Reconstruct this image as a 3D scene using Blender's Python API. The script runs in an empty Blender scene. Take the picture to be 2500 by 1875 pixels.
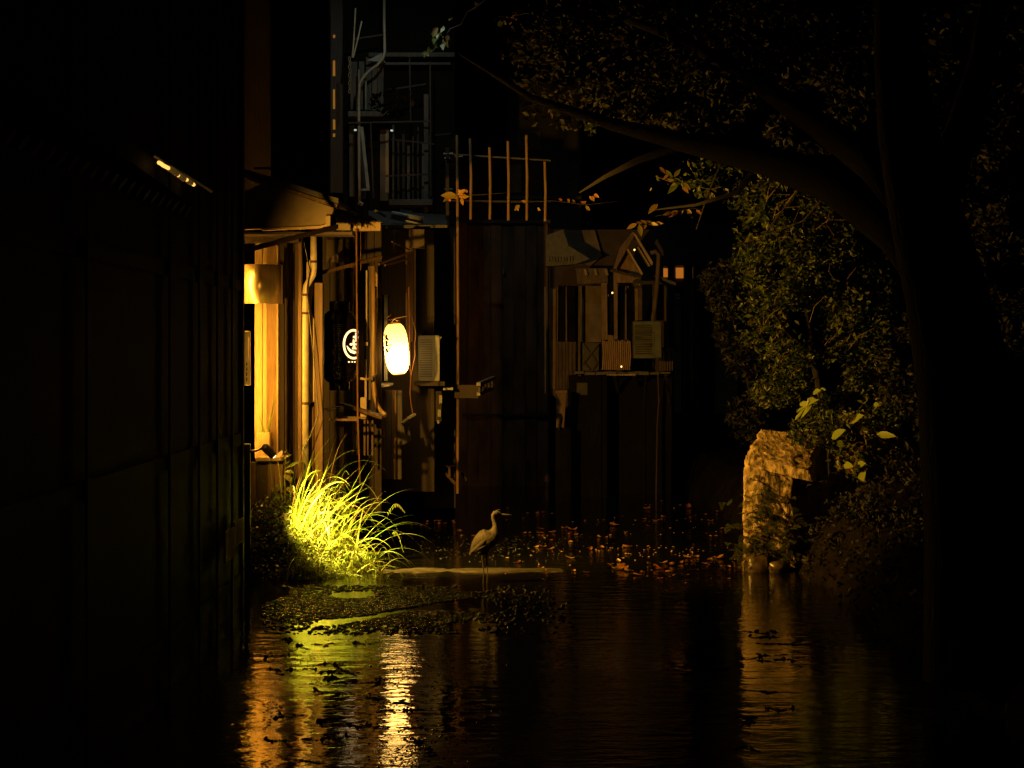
import bpy, bmesh, math, random
import numpy as np
from mathutils import Vector, Matrix, noise as mnoise

R = math.radians
random.seed(7)
rng = np.random.default_rng(7)
SC = bpy.context.scene
COL = SC.collection

# ------------------------------------------------------------------ camera
FPX, HOR, CZ = 4750.0, 850.0, 3.03          # focal length and horizon row in the 2500 px wide photo, eye height
cam_d = bpy.data.cameras.new('camera')
cam_d.sensor_width = 36.0
cam_d.lens = FPX / 2500.0 * 36.0
cam_d.shift_y = (HOR - 937.5) / 2500.0
cam_d.clip_start = 0.1
cam_d.clip_end = 400.0
cam = bpy.data.objects.new('camera', cam_d)
cam.location = (0, 0, CZ)
cam.rotation_euler = (R(90), 0, 0)
COL.objects.link(cam)
SC.camera = cam

# ------------------------------------------------------------------ night sky, moon
SUN_EL, SUN_ROT = R(25), R(200)
w = bpy.data.worlds.new('World'); SC.world = w; w.use_nodes = True
nt = w.node_tree
sky = nt.nodes.new('ShaderNodeTexSky')
sky.sky_type = 'NISHITA'; sky.sun_disc = False
sky.sun_elevation = SUN_EL; sky.sun_rotation = SUN_ROT
bg = nt.nodes['Background']; bg.inputs['Strength'].default_value = 0.0000012
nt.links.new(sky.outputs[0], bg.inputs['Color'])
sd = bpy.data.lights.new('moon', 'SUN'); sd.energy = 0.00005; sd.angle = R(0.5); sd.color = (0.8, 0.88, 1.0)
so = bpy.data.objects.new('moon', sd); COL.objects.link(so)
so.rotation_euler = (R(65), 0, R(-20))

SC.view_settings.view_transform = 'Standard'
SC.view_settings.look = 'None'
SC.view_settings.exposure = 0.0
SC.view_settings.gamma = 1.0
SC.view_settings.use_curve_mapping = False
SC.cycles.use_denoising = True
SC.cycles.max_bounces = 6
SC.cycles.diffuse_bounces = 2
SC.cycles.glossy_bounces = 4
SC.cycles.transparent_max_bounces = 8
SC.cycles.caustics_reflective = False
SC.cycles.caustics_refractive = False
SC.cycles.sample_clamp_indirect = 6.0

# lamp powers
P_FLOOD, P_SPOT, E_TUBE, E_LANTERN, P_COOL = 3800.0, 4300.0, 155.0, 20.0, 125.0

# ------------------------------------------------------------------ helpers
def at(px, py, Y):
    return Vector(((px - 1250.0) / FPX * Y, Y, CZ - (py - HOR) / FPX * Y))

def on_water(px, py, z=0.0):
    Y = (CZ - z) * FPX / (py - HOR)
    return Vector(((px - 1250.0) / FPX * Y, Y, z))

ORG = {}
def worg(o):
    v = Vector((0, 0, 0))
    while o is not None:
        v += o.location; o = o.parent
    return v

def tag(o, label=None, cat=None, group=None, kind=None):
    if label: o['label'] = label
    if cat: o['category'] = cat
    if group: o['group'] = group
    if kind: o['kind'] = kind
    return o

def thing(name, loc, label, cat, group=None):
    o = bpy.data.objects.new(name, None)
    o.empty_display_size = 0.2
    o.location = loc
    COL.objects.link(o)
    return tag(o, label, cat, group)

JR = random.Random(99); JIT = [0.5]
class MB:
    def __init__(s): s.v = []; s.f = []
    def add(s, vs, fs):
        n = len(s.v)
        s.v.extend([tuple(v) for v in vs]); s.f.extend([tuple(i + n for i in f) for f in fs]); return s
    def hexa(s, p):     # 8 points: bottom ring, top ring
        return s.add(p, [(3, 2, 1, 0), (4, 5, 6, 7), (0, 1, 5, 4), (1, 2, 6, 5), (2, 3, 7, 6), (3, 0, 4, 7)])
    def box(s, a, b):
        x0, y0, z0 = a; x1, y1, z1 = b
        return s.hexa([(x0, y0, z0), (x1, y0, z0), (x1, y1, z0), (x0, y1, z0), (x0, y0, z1), (x1, y0, z1), (x1, y1, z1), (x0, y1, z1)])
    def rect(s, px0, py0, px1, py1, Y, d):   # a box whose front stands at depth Y
        j = lambda: JR.uniform(-JIT[0], JIT[0])
        q = [at(px0 + j(), py1 + j(), Y), at(px1 + j(), py1 + j(), Y), at(px1 + j(), py0 + j(), Y), at(px0 + j(), py0 + j(), Y)]
        k = Vector((0, d, 0))
        return s.hexa([q[0], q[1], q[1] + k, q[0] + k, q[3], q[2], q[2] + k, q[3] + k])
    def poly(s, pts, Y, d):                  # an upright slab with this outline, front at Y
        n = len(pts)
        f = [at(x, y, Y) for x, y in pts]
        b = [p + Vector((0, d, 0)) for p in f]
        # front faces -Y
        area = sum(f[i].x * f[(i + 1) % n].z - f[(i + 1) % n].x * f[i].z for i in range(n))
        if area < 0: f.reverse(); b.reverse()
        fs = [tuple(range(n)), tuple(range(2 * n - 1, n - 1, -1))]
        fs += [(i, i + n, (i + 1) % n + n, (i + 1) % n) for i in range(n)]
        return s.add(f + b, fs)
    def bar(s, p, q, w, h=None):
        h = h or w
        p, q = Vector(p), Vector(q); d = (q - p).normalized()
        up = Vector((0, 0, 1)) if abs(d.z) < 0.95 else Vector((0, 1, 0))
        a = d.cross(up).normalized(); b = a.cross(d).normalized()
        r = [(-1, -1), (1, -1), (1, 1), (-1, 1)]
        return s.hexa([p + a * i * w / 2 + b * j * h / 2 for i, j in r] + [q + a * i * w / 2 + b * j * h / 2 for i, j in r])
    def tube(s, pts, r, n=8, caps=True):
        pts = [Vector(p) for p in pts]; m = len(pts)
        rs = r if hasattr(r, '__len__') else [r] * m
        vs, fs = [], []
        a = None
        for i, p in enumerate(pts):
            d = (pts[min(i + 1, m - 1)] - pts[max(i - 1, 0)]).normalized()
            if a is None:
                up = Vector((0, 0, 1)) if abs(d.z) < 0.9 else Vector((1, 0, 0))
                a = d.cross(up).normalized()
            else:
                a = (a - d * a.dot(d)).normalized()
            b = d.cross(a)
            for k in range(n):
                t = 2 * math.pi * k / n
                vs.append(p + (a * math.cos(t) + b * math.sin(t)) * rs[i])
        for i in range(m - 1):
            for k in range(n):
                k2 = (k + 1) % n
                fs.append((i * n + k, i * n + k2, (i + 1) * n + k2, (i + 1) * n + k))
        if caps:
            fs.append(tuple(range(n - 1, -1, -1))); fs.append(tuple((m - 1) * n + k for k in range(n)))
        return s.add(vs, fs)
    def build(s, name, mat, parent=None, smooth=False, bevel=0.0):
        o0 = worg(parent) if parent else Vector((0, 0, 0))
        if parent is None and s.v:
            a = np.array(s.v); o0 = Vector(((a[:, 0].min() + a[:, 0].max()) / 2, (a[:, 1].min() + a[:, 1].max()) / 2, a[:, 2].min()))
        me = bpy.data.meshes.new(name)
        me.from_pydata([(v[0] - o0.x, v[1] - o0.y, v[2] - o0.z) for v in s.v], [], s.f)
        me.update()
        if smooth: me.polygons.foreach_set('use_smooth', [True] * len(me.polygons))
        me.materials.append(mat)
        o = bpy.data.objects.new(name, me); COL.objects.link(o)
        if parent: o.parent = parent
        else: o.location = o0
        if bevel:
            m = o.modifiers.new('bevel', 'BEVEL'); m.width = bevel; m.segments = 1; m.limit_method = 'ANGLE'
        return o

def rect_part(name, mat, parent, px0, py0, px1, py1, Y, d, bevel=0.0):
    return MB().rect(px0, py0, px1, py1, Y, d).build(name, mat, parent, bevel=bevel)

# ------------------------------------------------------------------ materials
ORD = ['leftmost', 'second', 'third', 'fourth', 'fifth', 'sixth', 'seventh', 'eighth', 'ninth', 'tenth', 'eleventh', 'twelfth', 'thirteenth', 'fourteenth', 'fifteenth', 'sixteenth', 'seventeenth', 'eighteenth', 'nineteenth', 'twentieth', 'twenty-first', 'twenty-second', 'twenty-third', 'twenty-fourth', 'twenty-fifth', 'twenty-sixth', 'twenty-seventh', 'twenty-eighth', 'twenty-ninth', 'thirtieth']
def nth(k): return ORD[k] + ('' if k == 0 else ' from left,')
def new_mat(name):
    m = bpy.data.materials.new(name); m.use_nodes = True
    n = m.node_tree; b = n.nodes['Principled BSDF']
    return m, n, b

def surf(name, c1, c2, rough=0.6, scale=6.0, stretch=(1, 1, 1), bump=0.25, metal=0.0, detail=6.0, spec=0.5, dist=0.02, rvar=0.12):
    m, n, b = new_mat(name)
    tc = n.nodes.new('ShaderNodeTexCoord'); mp = n.nodes.new('ShaderNodeMapping')
    mp.inputs['Scale'].default_value = stretch
    oi = n.nodes.new('ShaderNodeObjectInfo'); ad = n.nodes.new('ShaderNodeVectorMath'); ad.operation = 'ADD'
    sc = n.nodes.new('ShaderNodeVectorMath'); sc.operation = 'SCALE'; sc.inputs['Scale'].default_value = 17.0
    cmb = n.nodes.new('ShaderNodeCombineXYZ')
    for k in range(3): n.links.new(oi.outputs['Random'], cmb.inputs[k])
    n.links.new(cmb.outputs[0], sc.inputs[0])
    n.links.new(tc.outputs['Object'], ad.inputs[0]); n.links.new(sc.outputs[0], ad.inputs[1])
    n.links.new(ad.outputs[0], mp.inputs['Vector'])
    no = n.nodes.new('ShaderNodeTexNoise'); no.inputs['Scale'].default_value = scale; no.inputs['Detail'].default_value = detail
    n.links.new(mp.outputs[0], no.inputs['Vector'])
    no2 = n.nodes.new('ShaderNodeTexNoise'); no2.inputs['Scale'].default_value = 1.3; no2.inputs['Detail'].default_value = 3
    n.links.new(ad.outputs[0], no2.inputs['Vector'])
    mx0 = n.nodes.new('ShaderNodeMath'); mx0.operation = 'ADD'
    ml = n.nodes.new('ShaderNodeMath'); ml.operation = 'MULTIPLY_ADD'; ml.inputs[1].default_value = 0.7; ml.inputs[2].default_value = -0.35
    n.links.new(no2.outputs['Fac'], ml.inputs[0])
    n.links.new(no.outputs['Fac'], mx0.inputs[0]); n.links.new(ml.outputs[0], mx0.inputs[1])
    rp = n.nodes.new('ShaderNodeValToRGB')
    rp.color_ramp.elements[0].position = 0.3; rp.color_ramp.elements[1].position = 0.72
    rp.color_ramp.elements[0].color = (*c1, 1); rp.color_ramp.elements[1].color = (*c2, 1)
    n.links.new(mx0.outputs[0], rp.inputs[0]); n.links.new(rp.outputs[0], b.inputs['Base Color'])
    rr = n.nodes.new('ShaderNodeMapRange'); rr.inputs['To Min'].default_value = max(0.02, rough - rvar); rr.inputs['To Max'].default_value = min(1, rough + rvar)
    n.links.new(no.outputs['Fac'], rr.inputs[0]); n.links.new(rr.outputs[0], b.inputs['Roughness'])
    bp = n.nodes.new('ShaderNodeBump'); bp.inputs['Strength'].default_value = bump; bp.inputs['Distance'].default_value = dist
    n.links.new(no.outputs['Fac'], bp.inputs['Height']); n.links.new(bp.outputs[0], b.inputs['Normal'])
    b.inputs['Metallic'].default_value = metal
    b.inputs['Specular IOR Level'].default_value = spec
    return m

def emit(name, col, s):
    m, n, b = new_mat(name)
    b.inputs['Base Color'].default_value = (0.02, 0.01, 0.005, 1)
    b.inputs['Emission Color'].default_value = (*col, 1); b.inputs['Emission Strength'].default_value = s
    return m

def leaf_mat(name, cols, trans=0.35, rough=0.45):
    m, n, b = new_mat(name)
    g = n.nodes.new('ShaderNodeNewGeometry'); rp = n.nodes.new('ShaderNodeValToRGB')
    el = rp.color_ramp.elements
    while len(el) < len(cols): el.new(0.5)
    for i, c in enumerate(cols):
        el[i].position = i / max(1, len(cols) - 1); el[i].color = (*c, 1)
    oi = n.nodes.new('ShaderNodeObjectInfo'); a = n.nodes.new('ShaderNodeMath'); a.operation = 'ADD'
    fr = n.nodes.new('ShaderNodeMath'); fr.operation = 'FRACT'
    n.links.new(g.outputs['Random Per Island'], a.inputs[0]); n.links.new(oi.outputs['Random'], a.inputs[1])
    n.links.new(a.outputs[0], fr.inputs[0]); n.links.new(fr.outputs[0], rp.inputs[0])
    n.links.new(rp.outputs[0], b.inputs['Base Color']); b.inputs['Roughness'].default_value = rough
    tr = n.nodes.new('ShaderNodeBsdfTranslucent'); mx = n.nodes.new('ShaderNodeMixShader'); mx.inputs[0].default_value = trans
    n.links.new(rp.outputs[0], tr.inputs['Color'])
    n.links.new(b.outputs[0], mx.inputs[1]); n.links.new(tr.outputs[0], mx.inputs[2])
    n.links.new(mx.outputs[0], n.nodes['Material Output'].inputs['Surface'])
    return m

M = {}
M['dark_wood'] = surf('dark_wood', (0.018, 0.011, 0.007), (0.05, 0.03, 0.018), 0.65, 10, (6, 6, 0.35), 0.35)
M['unlit_wood'] = surf('unlit_wood', (0.004, 0.0035, 0.003), (0.012, 0.010, 0.008), 0.7, 10, (6, 6, 0.35), 0.35, spec=0.06)  # near-black copy of dark_wood, night shade put into its colour
M['wood'] = surf('wood', (0.07, 0.038, 0.018), (0.17, 0.1, 0.05), 0.6, 10, (6, 6, 0.35), 0.4)
M['grey_wood'] = surf('grey_wood', (0.05, 0.045, 0.038), (0.13, 0.115, 0.095), 0.7, 10, (6, 6, 0.35), 0.4)
M['pale_wood'] = surf('pale_wood', (0.26, 0.17, 0.08), (0.42, 0.3, 0.17), 0.55, 10, (6, 6, 0.35), 0.25)
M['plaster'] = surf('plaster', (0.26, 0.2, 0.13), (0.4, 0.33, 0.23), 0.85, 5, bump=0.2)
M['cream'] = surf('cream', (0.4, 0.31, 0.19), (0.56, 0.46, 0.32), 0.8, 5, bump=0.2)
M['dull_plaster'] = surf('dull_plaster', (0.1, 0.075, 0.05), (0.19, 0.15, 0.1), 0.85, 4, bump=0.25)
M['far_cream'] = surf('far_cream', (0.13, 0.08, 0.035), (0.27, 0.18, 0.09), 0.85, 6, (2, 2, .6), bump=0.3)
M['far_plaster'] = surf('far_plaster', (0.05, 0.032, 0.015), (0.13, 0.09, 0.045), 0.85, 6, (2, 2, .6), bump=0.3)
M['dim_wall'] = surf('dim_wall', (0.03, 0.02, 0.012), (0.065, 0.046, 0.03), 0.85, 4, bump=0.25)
M['ac_dark'] = surf('ac_dark', (0.04, 0.05, 0.035), (0.08, 0.09, 0.065), 0.5, 6, bump=0.05)
M['pvc'] = surf('pvc', (0.38, 0.32, 0.23), (0.5, 0.44, 0.34), 0.4, 9, bump=0.04)
M['steel'] = surf('steel', (0.3, 0.22, 0.14), (0.48, 0.37, 0.24), 0.33, 3, (5, 5, 0.2), 0.12, metal=0.75, rvar=0.12)
M['grey_metal'] = surf('grey_metal', (0.14, 0.15, 0.15), (0.26, 0.27, 0.26), 0.4, 8, bump=0.1, metal=0.6)
M['ac_paint'] = surf('ac_paint', (0.2, 0.2, 0.17), (0.32, 0.32, 0.28), 0.45, 6, bump=0.05)
M['black'] = surf('black', (0.006, 0.005, 0.005), (0.014, 0.012, 0.011), 0.35, 8, bump=0.05)
M['lacquer'] = surf('lacquer', (0.004, 0.003, 0.003), (0.008, 0.006, 0.006), 0.22, 14, bump=0.15)
M['tile'] = surf('tile', (0.03, 0.03, 0.032), (0.07, 0.07, 0.07), 0.45, 9, bump=0.2)
M['rust'] = surf('rust', (0.11, 0.045, 0.015), (0.24, 0.11, 0.045), 0.6, 14, (2, 2, 0.6), 0.3)
M['bamboo'] = surf('bamboo', (0.28, 0.16, 0.07), (0.42, 0.27, 0.12), 0.4, 8, (3, 3, 0.4), 0.15)
M['board'] = surf('board', (0.04, 0.016, 0.006), (0.24, 0.115, 0.05), 0.5, 2.4, (1.2, 1.2, 0.35), 0.15, spec=0.25)
M['glass_dark'] = surf('glass_dark', (0.004, 0.004, 0.004), (0.01, 0.01, 0.009), 0.06, 2, bump=0.02, spec=0.6, rvar=0.03)
M['thatch'] = surf('thatch', (0.09, 0.055, 0.02), (0.22, 0.14, 0.06), 0.9, 30, (3, 3, 0.5), 0.6)
M['stone'] = surf('stone', (0.08, 0.055, 0.02), (0.68, 0.5, 0.24), 0.75, 9, (1.6, 1.6, .8), bump=0.9, dist=0.05, detail=10)
M['soil'] = surf('soil', (0.005, 0.004, 0.003), (0.016, 0.012, 0.008), 0.95, 9, bump=0.8, dist=0.06, spec=0.05)
M['bed'] = surf('bed', (0.01, 0.008, 0.006), (0.03, 0.025, 0.018), 0.9, 4, bump=0.5)
M['wet_stone'] = surf('wet_stone', (0.012, 0.008, 0.004), (0.045, 0.032, 0.016), 0.45, 9, (1, 2, 1), 0.5)
M['bark'] = surf('bark', (0.005, 0.0035, 0.0025), (0.018, 0.012, 0.008), 0.95, 12, (3, 3, 0.6), 0.8, dist=0.04)
M['twig'] = surf('twig', (0.08, 0.05, 0.02), (0.18, 0.12, 0.06), 0.7, 12, bump=0.3)
M['wet_foot'] = surf('wet_foot', (0.02, 0.015, 0.007), (0.13, 0.095, 0.04), 0.3, 9, bump=0.6)
M['weed'] = surf('weed', (0.003, 0.0025, 0.0015), (0.010, 0.008, 0.004), 0.22, 20, bump=0.3, rvar=0.1, spec=0.3)
M['mat'] = surf('mat', (0.002, 0.0015, 0.001), (0.006, 0.0045, 0.003), 0.6, 20, bump=0.3, spec=0.2)
M['wire'] = surf('wire', (0.2, 0.08, 0.03), (0.3, 0.13, 0.06), 0.5, 5, bump=0.0)
M['heron'] = surf('heron', (0.04, 0.036, 0.028), (0.085, 0.075, 0.058), 0.7, 24, (2, 2, 0.5), 0.35)
M['heron_wing'] = surf('heron_wing', (0.02, 0.02, 0.018), (0.08, 0.072, 0.055), 0.7, 30, (2, 2, 0.4), 0.5)
M['heron_dark'] = surf('heron_dark', (0.012, 0.012, 0.014), (0.03, 0.03, 0.032), 0.6, 20, bump=0.2)
M['bill'] = surf('bill', (0.35, 0.24, 0.08), (0.45, 0.32, 0.12), 0.4, 9, bump=0.05)
M['ink'] = surf('ink', (0.004, 0.003, 0.002), (0.008, 0.006, 0.004), 0.8, 5, bump=0.0)
M['grass'] = leaf_mat('grass', [(0.11, 0.18, 0.015), (0.17, 0.24, 0.025), (0.34, 0.34, 0.1), (0.09, 0.17, 0.015)], 0.4, 0.4)
M['dry_grass'] = leaf_mat('dry_grass', [(0.2, 0.13, 0.05), (0.3, 0.22, 0.1), (0.14, 0.08, 0.03)], 0.3)
M['grass_low'] = leaf_mat('grass_low', [(0.08, 0.12, 0.012), (0.13, 0.17, 0.018), (0.2, 0.19, 0.04)], 0.35)
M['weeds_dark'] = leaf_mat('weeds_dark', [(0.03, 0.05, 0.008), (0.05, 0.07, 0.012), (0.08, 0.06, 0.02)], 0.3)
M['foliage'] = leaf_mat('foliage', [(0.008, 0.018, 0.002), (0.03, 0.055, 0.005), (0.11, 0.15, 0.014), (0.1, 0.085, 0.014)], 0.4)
M['foliage_shade'] = leaf_mat('foliage_shade', [(0.005, 0.008, 0.002), (0.009, 0.012, 0.0025), (0.018, 0.011, 0.004)], 0.3, 0.6)  # darker leaf copy, the shade of unlit crowns is in the colour
M['spray_green'] = leaf_mat('spray_green', [(0.1, 0.14, 0.015), (0.14, 0.18, 0.03), (0.2, 0.19, 0.05), (0.3, 0.12, 0.03)], 0.35)
M['spray_brown'] = leaf_mat('spray_brown', [(0.2, 0.14, 0.03), (0.26, 0.13, 0.03), (0.2, 0.17, 0.04), (0.28, 0.09, 0.02)], 0.35)
M['fallen'] = leaf_mat('fallen', [(0.3, 0.12, 0.035), (0.34, 0.18, 0.06), (0.26, 0.08, 0.03), (0.3, 0.2, 0.07)], 0.2, 0.4)
M['big_leaf'] = leaf_mat('big_leaf', [(0.3, 0.36, 0.05), (0.24, 0.32, 0.045)], 0.3)
M['tube_light'] = emit('tube_light', (1.0, 0.44, 0.035), E_TUBE)
M['cool_bulb'] = emit('cool_bulb', (0.8, 1.0, 0.9), 25)
M['orange_window'] = emit('orange_window', (1.0, 0.3, 0.03), 0.4)
M['edge_glow'] = emit('edge_glow', (1.0, 0.4, 0.03), 0.22)  # glow standing in for amber light on a wall edge
M['bulb'] = emit('bulb', (1.0, 0.55, 0.15), 3.0)
M['white_bulb'] = emit('white_bulb', (0.85, 1.0, 0.9), 0.5)
M['rope_hot'] = emit('rope_hot', (1.0, 0.5, 0.1), 1.6)
M['rope_dim'] = emit('rope_dim', (1.0, 0.5, 0.08), 0.05)
M['hot_lens'] = emit('hot_lens', (1.0, 0.7, 0.22), 9.0)
M['red_bulb'] = emit('red_bulb', (1.0, 0.06, 0.02), 0.15)
M['emblem'] = emit('emblem', (1.0, 0.62, 0.25), 2.6)

def lantern_paper():
    m, n, b = new_mat('lantern_paper')
    tc = n.nodes.new('ShaderNodeTexCoord'); sp = n.nodes.new('ShaderNodeSeparateXYZ')
    n.links.new(tc.outputs['Generated'], sp.inputs[0])
    rp = n.nodes.new('ShaderNodeValToRGB'); e = rp.color_ramp.elements      # glow along the lantern, bulb sits low
    e[0].position = 0.0; e[0].color = (0.25, 0.25, 0.25, 1)
    e[1].position = 1.0; e[1].color = (0.09, 0.09, 0.09, 1)
    for p, v in ((0.1, 0.8), (0.32, 1.0), (0.52, 0.5), (0.72, 0.24), (0.88, 0.16)):
        k = e.new(p); k.color = (v, v, v, 1)
    n.links.new(sp.outputs[2], rp.inputs[0])
    wv = n.nodes.new('ShaderNodeMath'); wv.operation = 'SINE'
    mm = n.nodes.new('ShaderNodeMath'); mm.operation = 'MULTIPLY'; mm.inputs[1].default_value = 150.0
    n.links.new(sp.outputs[2], mm.inputs[0]); n.links.new(mm.outputs[0], wv.inputs[0])
    m2 = n.nodes.new('ShaderNodeMath'); m2.operation = 'MULTIPLY_ADD'; m2.inputs[1].default_value = 0.12; m2.inputs[2].default_value = 0.9
    n.links.new(wv.outputs[0], m2.inputs[0])
    m3 = n.nodes.new('ShaderNodeMath'); m3.operation = 'MULTIPLY'
    n.links.new(rp.outputs[0], m3.inputs[0]); n.links.new(m2.outputs[0], m3.inputs[1])
    m4 = n.nodes.new('ShaderNodeMath'); m4.operation = 'MULTIPLY'; m4.inputs[1].default_value = E_LANTERN
    n.links.new(m3.outputs[0], m4.inputs[0])
    b.inputs['Base Color'].default_value = (0.6, 0.5, 0.35, 1)
    b.inputs['Emission Color'].default_value = (1.0, 0.52, 0.11, 1)
    n.links.new(m4.outputs[0], b.inputs['Emission Strength'])
    return m
M['lantern_paper'] = lantern_paper()

def water_mat():
    m, n, b = new_mat('water')
    b.inputs['Base Color'].default_value = (0.004, 0.0035, 0.002, 1)
    b.inputs['Roughness'].default_value = 0.035
    b.inputs['IOR'].default_value = 1.42
    tc = n.nodes.new('ShaderNodeTexCoord')
    def noise(scale, st, det=3.0, rough=0.5):
        mp = n.nodes.new('ShaderNodeMapping'); mp.inputs['Scale'].default_value = st
        n.links.new(tc.outputs['Object'], mp.inputs[0])
        t = n.nodes.new('ShaderNodeTexNoise'); t.inputs['Scale'].default_value = scale
        t.inputs['Detail'].default_value = det; t.inputs['Roughness'].default_value = rough
        n.links.new(mp.outputs[0], t.inputs[0]); return t
    n1 = noise(1.0, (2.2, 4.5, 1)); n2 = noise(1.0, (9, 16, 1), 4); n3 = noise(1.0, (0.5, 0.35, 1), 2)
    bk = noise(1.0, (40, 70, 1), 2)
    mk = n.nodes.new('ShaderNodeMapRange'); mk.inputs['From Min'].default_value = 0.42; mk.inputs['From Max'].default_value = 0.62
    mk.inputs['To Min'].default_value = 0.15; mk.inputs['To Max'].default_value = 1.0
    n.links.new(n3.outputs['Fac'], mk.inputs[0])
    def mul(a, k):
        q = n.nodes.new('ShaderNodeMath'); q.operation = 'MULTIPLY'
        n.links.new(a, q.inputs[0])
        if isinstance(k, float): q.inputs[1].default_value = k
        else: n.links.new(k, q.inputs[1])
        return q.outputs[0]
    def add(a, c):
        q = n.nodes.new('ShaderNodeMath'); q.operation = 'ADD'; n.links.new(a, q.inputs[0]); n.links.new(c, q.inputs[1]); return q.outputs[0]
    h = add(mul(n1.outputs['Fac'], 0.010), mul(mul(n2.outputs['Fac'], 0.0042), mk.outputs[0]))
    h = add(h, mul(mul(bk.outputs['Fac'], 0.0009), mk.outputs[0]))
    bp = n.nodes.new('ShaderNodeBump'); bp.inputs['Strength'].default_value = 1.0; bp.inputs['Distance'].default_value = 1.0
    n.links.new(h, bp.inputs['Height']); n.links.new(bp.outputs[0], b.inputs['Normal'])
    return m
M['water'] = water_mat()

# ================================================================== SETTING
tag(MB().box((-80, -5, -0.62), (80, 160, -0.6)).build('ground', M['bed']), kind='structure')
wm = MB(); wm.add([(-60, 2, 0), (60, 2, 0), (60, 140, 0), (-60, 140, 0)], [(0, 1, 2, 3)])
tag(wm.build('water', M['water']), kind='structure')

def sm(t): t = min(1, max(0, t)); return t * t * (3 - 2 * t)

def bank_mesh(name, x0, x1, y0, y1, nx, ny, zf, mat):
    b = MB(); vs = []; fs = []
    for j in range(ny + 1):
        for i in range(nx + 1):
            x = x0 + (x1 - x0) * i / nx; y = y0 + (y1 - y0) * j / ny
            vs.append((x, y, zf(x, y)))
    for j in range(ny):
        for i in range(nx):
            a = j * (nx + 1) + i; fs.append((a, a + 1, a + nx + 2, a + nx + 1))
    b.add(vs, fs)
    return tag(b.build(name, mat, smooth=True), kind='structure')

def nz(x, y, z, s): return mnoise.noise(Vector((x * s, y * s, z * s)))

def mound_z(x, y):
    d = math.sqrt(((x + 3.15) / (1.25 if x > -3.15 else 1.9)) ** 2 + ((y - 26.9) / 1.65) ** 2)
    return 0.98 * sm(1.08 - d) - 0.12 + 0.10 * nz(x, y, 0.3, 2.2) + 0.04 * nz(x, y, 1.3, 7)
bank_mesh('left_bank', -5.6, -1.3, 24.4, 29.2, 60, 66, mound_z, M['soil'])

def right_z(x, y):
    e = 3.55 + 0.25 * nz(y, 0, 0, 0.6) + max(0, (y - 27)) * -0.02
    t = sm((x - e) / 0.9)
    return -0.5 + t * 1.25 + 0.16 * nz(x, y, 0.7, 1.3) + 0.06 * nz(x, y, 2.7, 4.0)
bank_mesh('right_bank', 2.6, 14, 8, 60, 60, 120, right_z, M['soil'])
def far_z(x, y):
    t = sm((y - 46.5) / 2.0)
    return -0.5 + t * 1.2 + 0.1 * nz(x, y, 0.7, 1.0)
bank_mesh('far_bank', -6, 16, 44.5, 75, 50, 50, far_z, M['soil'])

# low stone sill across the canal
sb = MB(); nx = 110; vs = []; fs = []
for i in range(nx + 1):
    x = -1.75 + 3.6 * i / nx
    yf = 26.3 + 0.16 * nz(x, 0, 0, 1.5); yb = 26.75 + 0.16 * nz(x, 4, 0, 1.5)
    z = 0.003 - 0.012 * max(0, i / nx - .5) * 2.5 + 0.02 * nz(x, 1, 2, 2.2) + .008 * nz(x, 1, 2, 9)
    vs += [(x, yf - 0.05, -0.03), (x, yf, z), (x, (yf + yb) / 2, z + 0.004), (x, yb, z), (x, yb + 0.05, -0.03)]
for i in range(nx):
    for k in range(4): fs.append((i * 5 + k, (i + 1) * 5 + k, (i + 1) * 5 + k + 1, i * 5 + k + 1))
sb.add(vs, fs)
tag(sb.build('stone_sill', M['wet_stone'], smooth=True), 'low wet brown stone sill crossing the canal at water level behind the heron', 'weir')

# ================================================================== LEFT: near dark house
XN = -3.2
nh = thing('timber_house', (-6.0, 16.0, 0.0), 'dark timber house filling the left edge with a tiled eave over the canal', 'house')
MB().box((-9, 8, -0.4), (XN, 23, 10.5)).build('wall', M['unlit_wood'], nh)
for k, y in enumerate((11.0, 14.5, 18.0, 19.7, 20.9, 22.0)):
    MB().box((XN + 0.031, y - 0.06, -0.3), (XN + 0.05, y + 0.06, 7.2)).build('post', M['unlit_wood'], nh)
MB().box((XN - 0.16, 22.9, -0.4), (XN + 0.03, 23.06, 10.2)).build('corner_post', M['unlit_wood'], nh)
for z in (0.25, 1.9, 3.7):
    MB().box((XN + 0.003, 8.5, z), (XN + 0.028, 22.8, z + 0.14)).build('beam', M['unlit_wood'], nh)
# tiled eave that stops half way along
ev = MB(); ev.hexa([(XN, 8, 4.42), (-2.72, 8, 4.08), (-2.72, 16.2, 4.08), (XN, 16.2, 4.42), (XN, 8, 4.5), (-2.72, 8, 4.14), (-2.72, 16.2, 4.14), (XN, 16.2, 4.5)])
roof = ev.build('roof', M['unlit_wood'], nh)
y = 9.2
while y < 16.2:
    MB().tube([(XN, y, 4.53), (-2.68, y, 4.16)], 0.06, 8).build('tile', M['unlit_wood'], roof)
    y += 0.3
# pale boards stand in for a patch of lamp light on the wall foot
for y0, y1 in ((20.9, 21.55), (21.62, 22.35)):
    MB().box((XN + 0.105, y0, 0.72 + (y0 - 20.9) * 0.14), (XN + 0.125, y1, 1.05 + (y0 - 20.9) * 0.06)).build('plank', M['cream'], nh)
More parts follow.
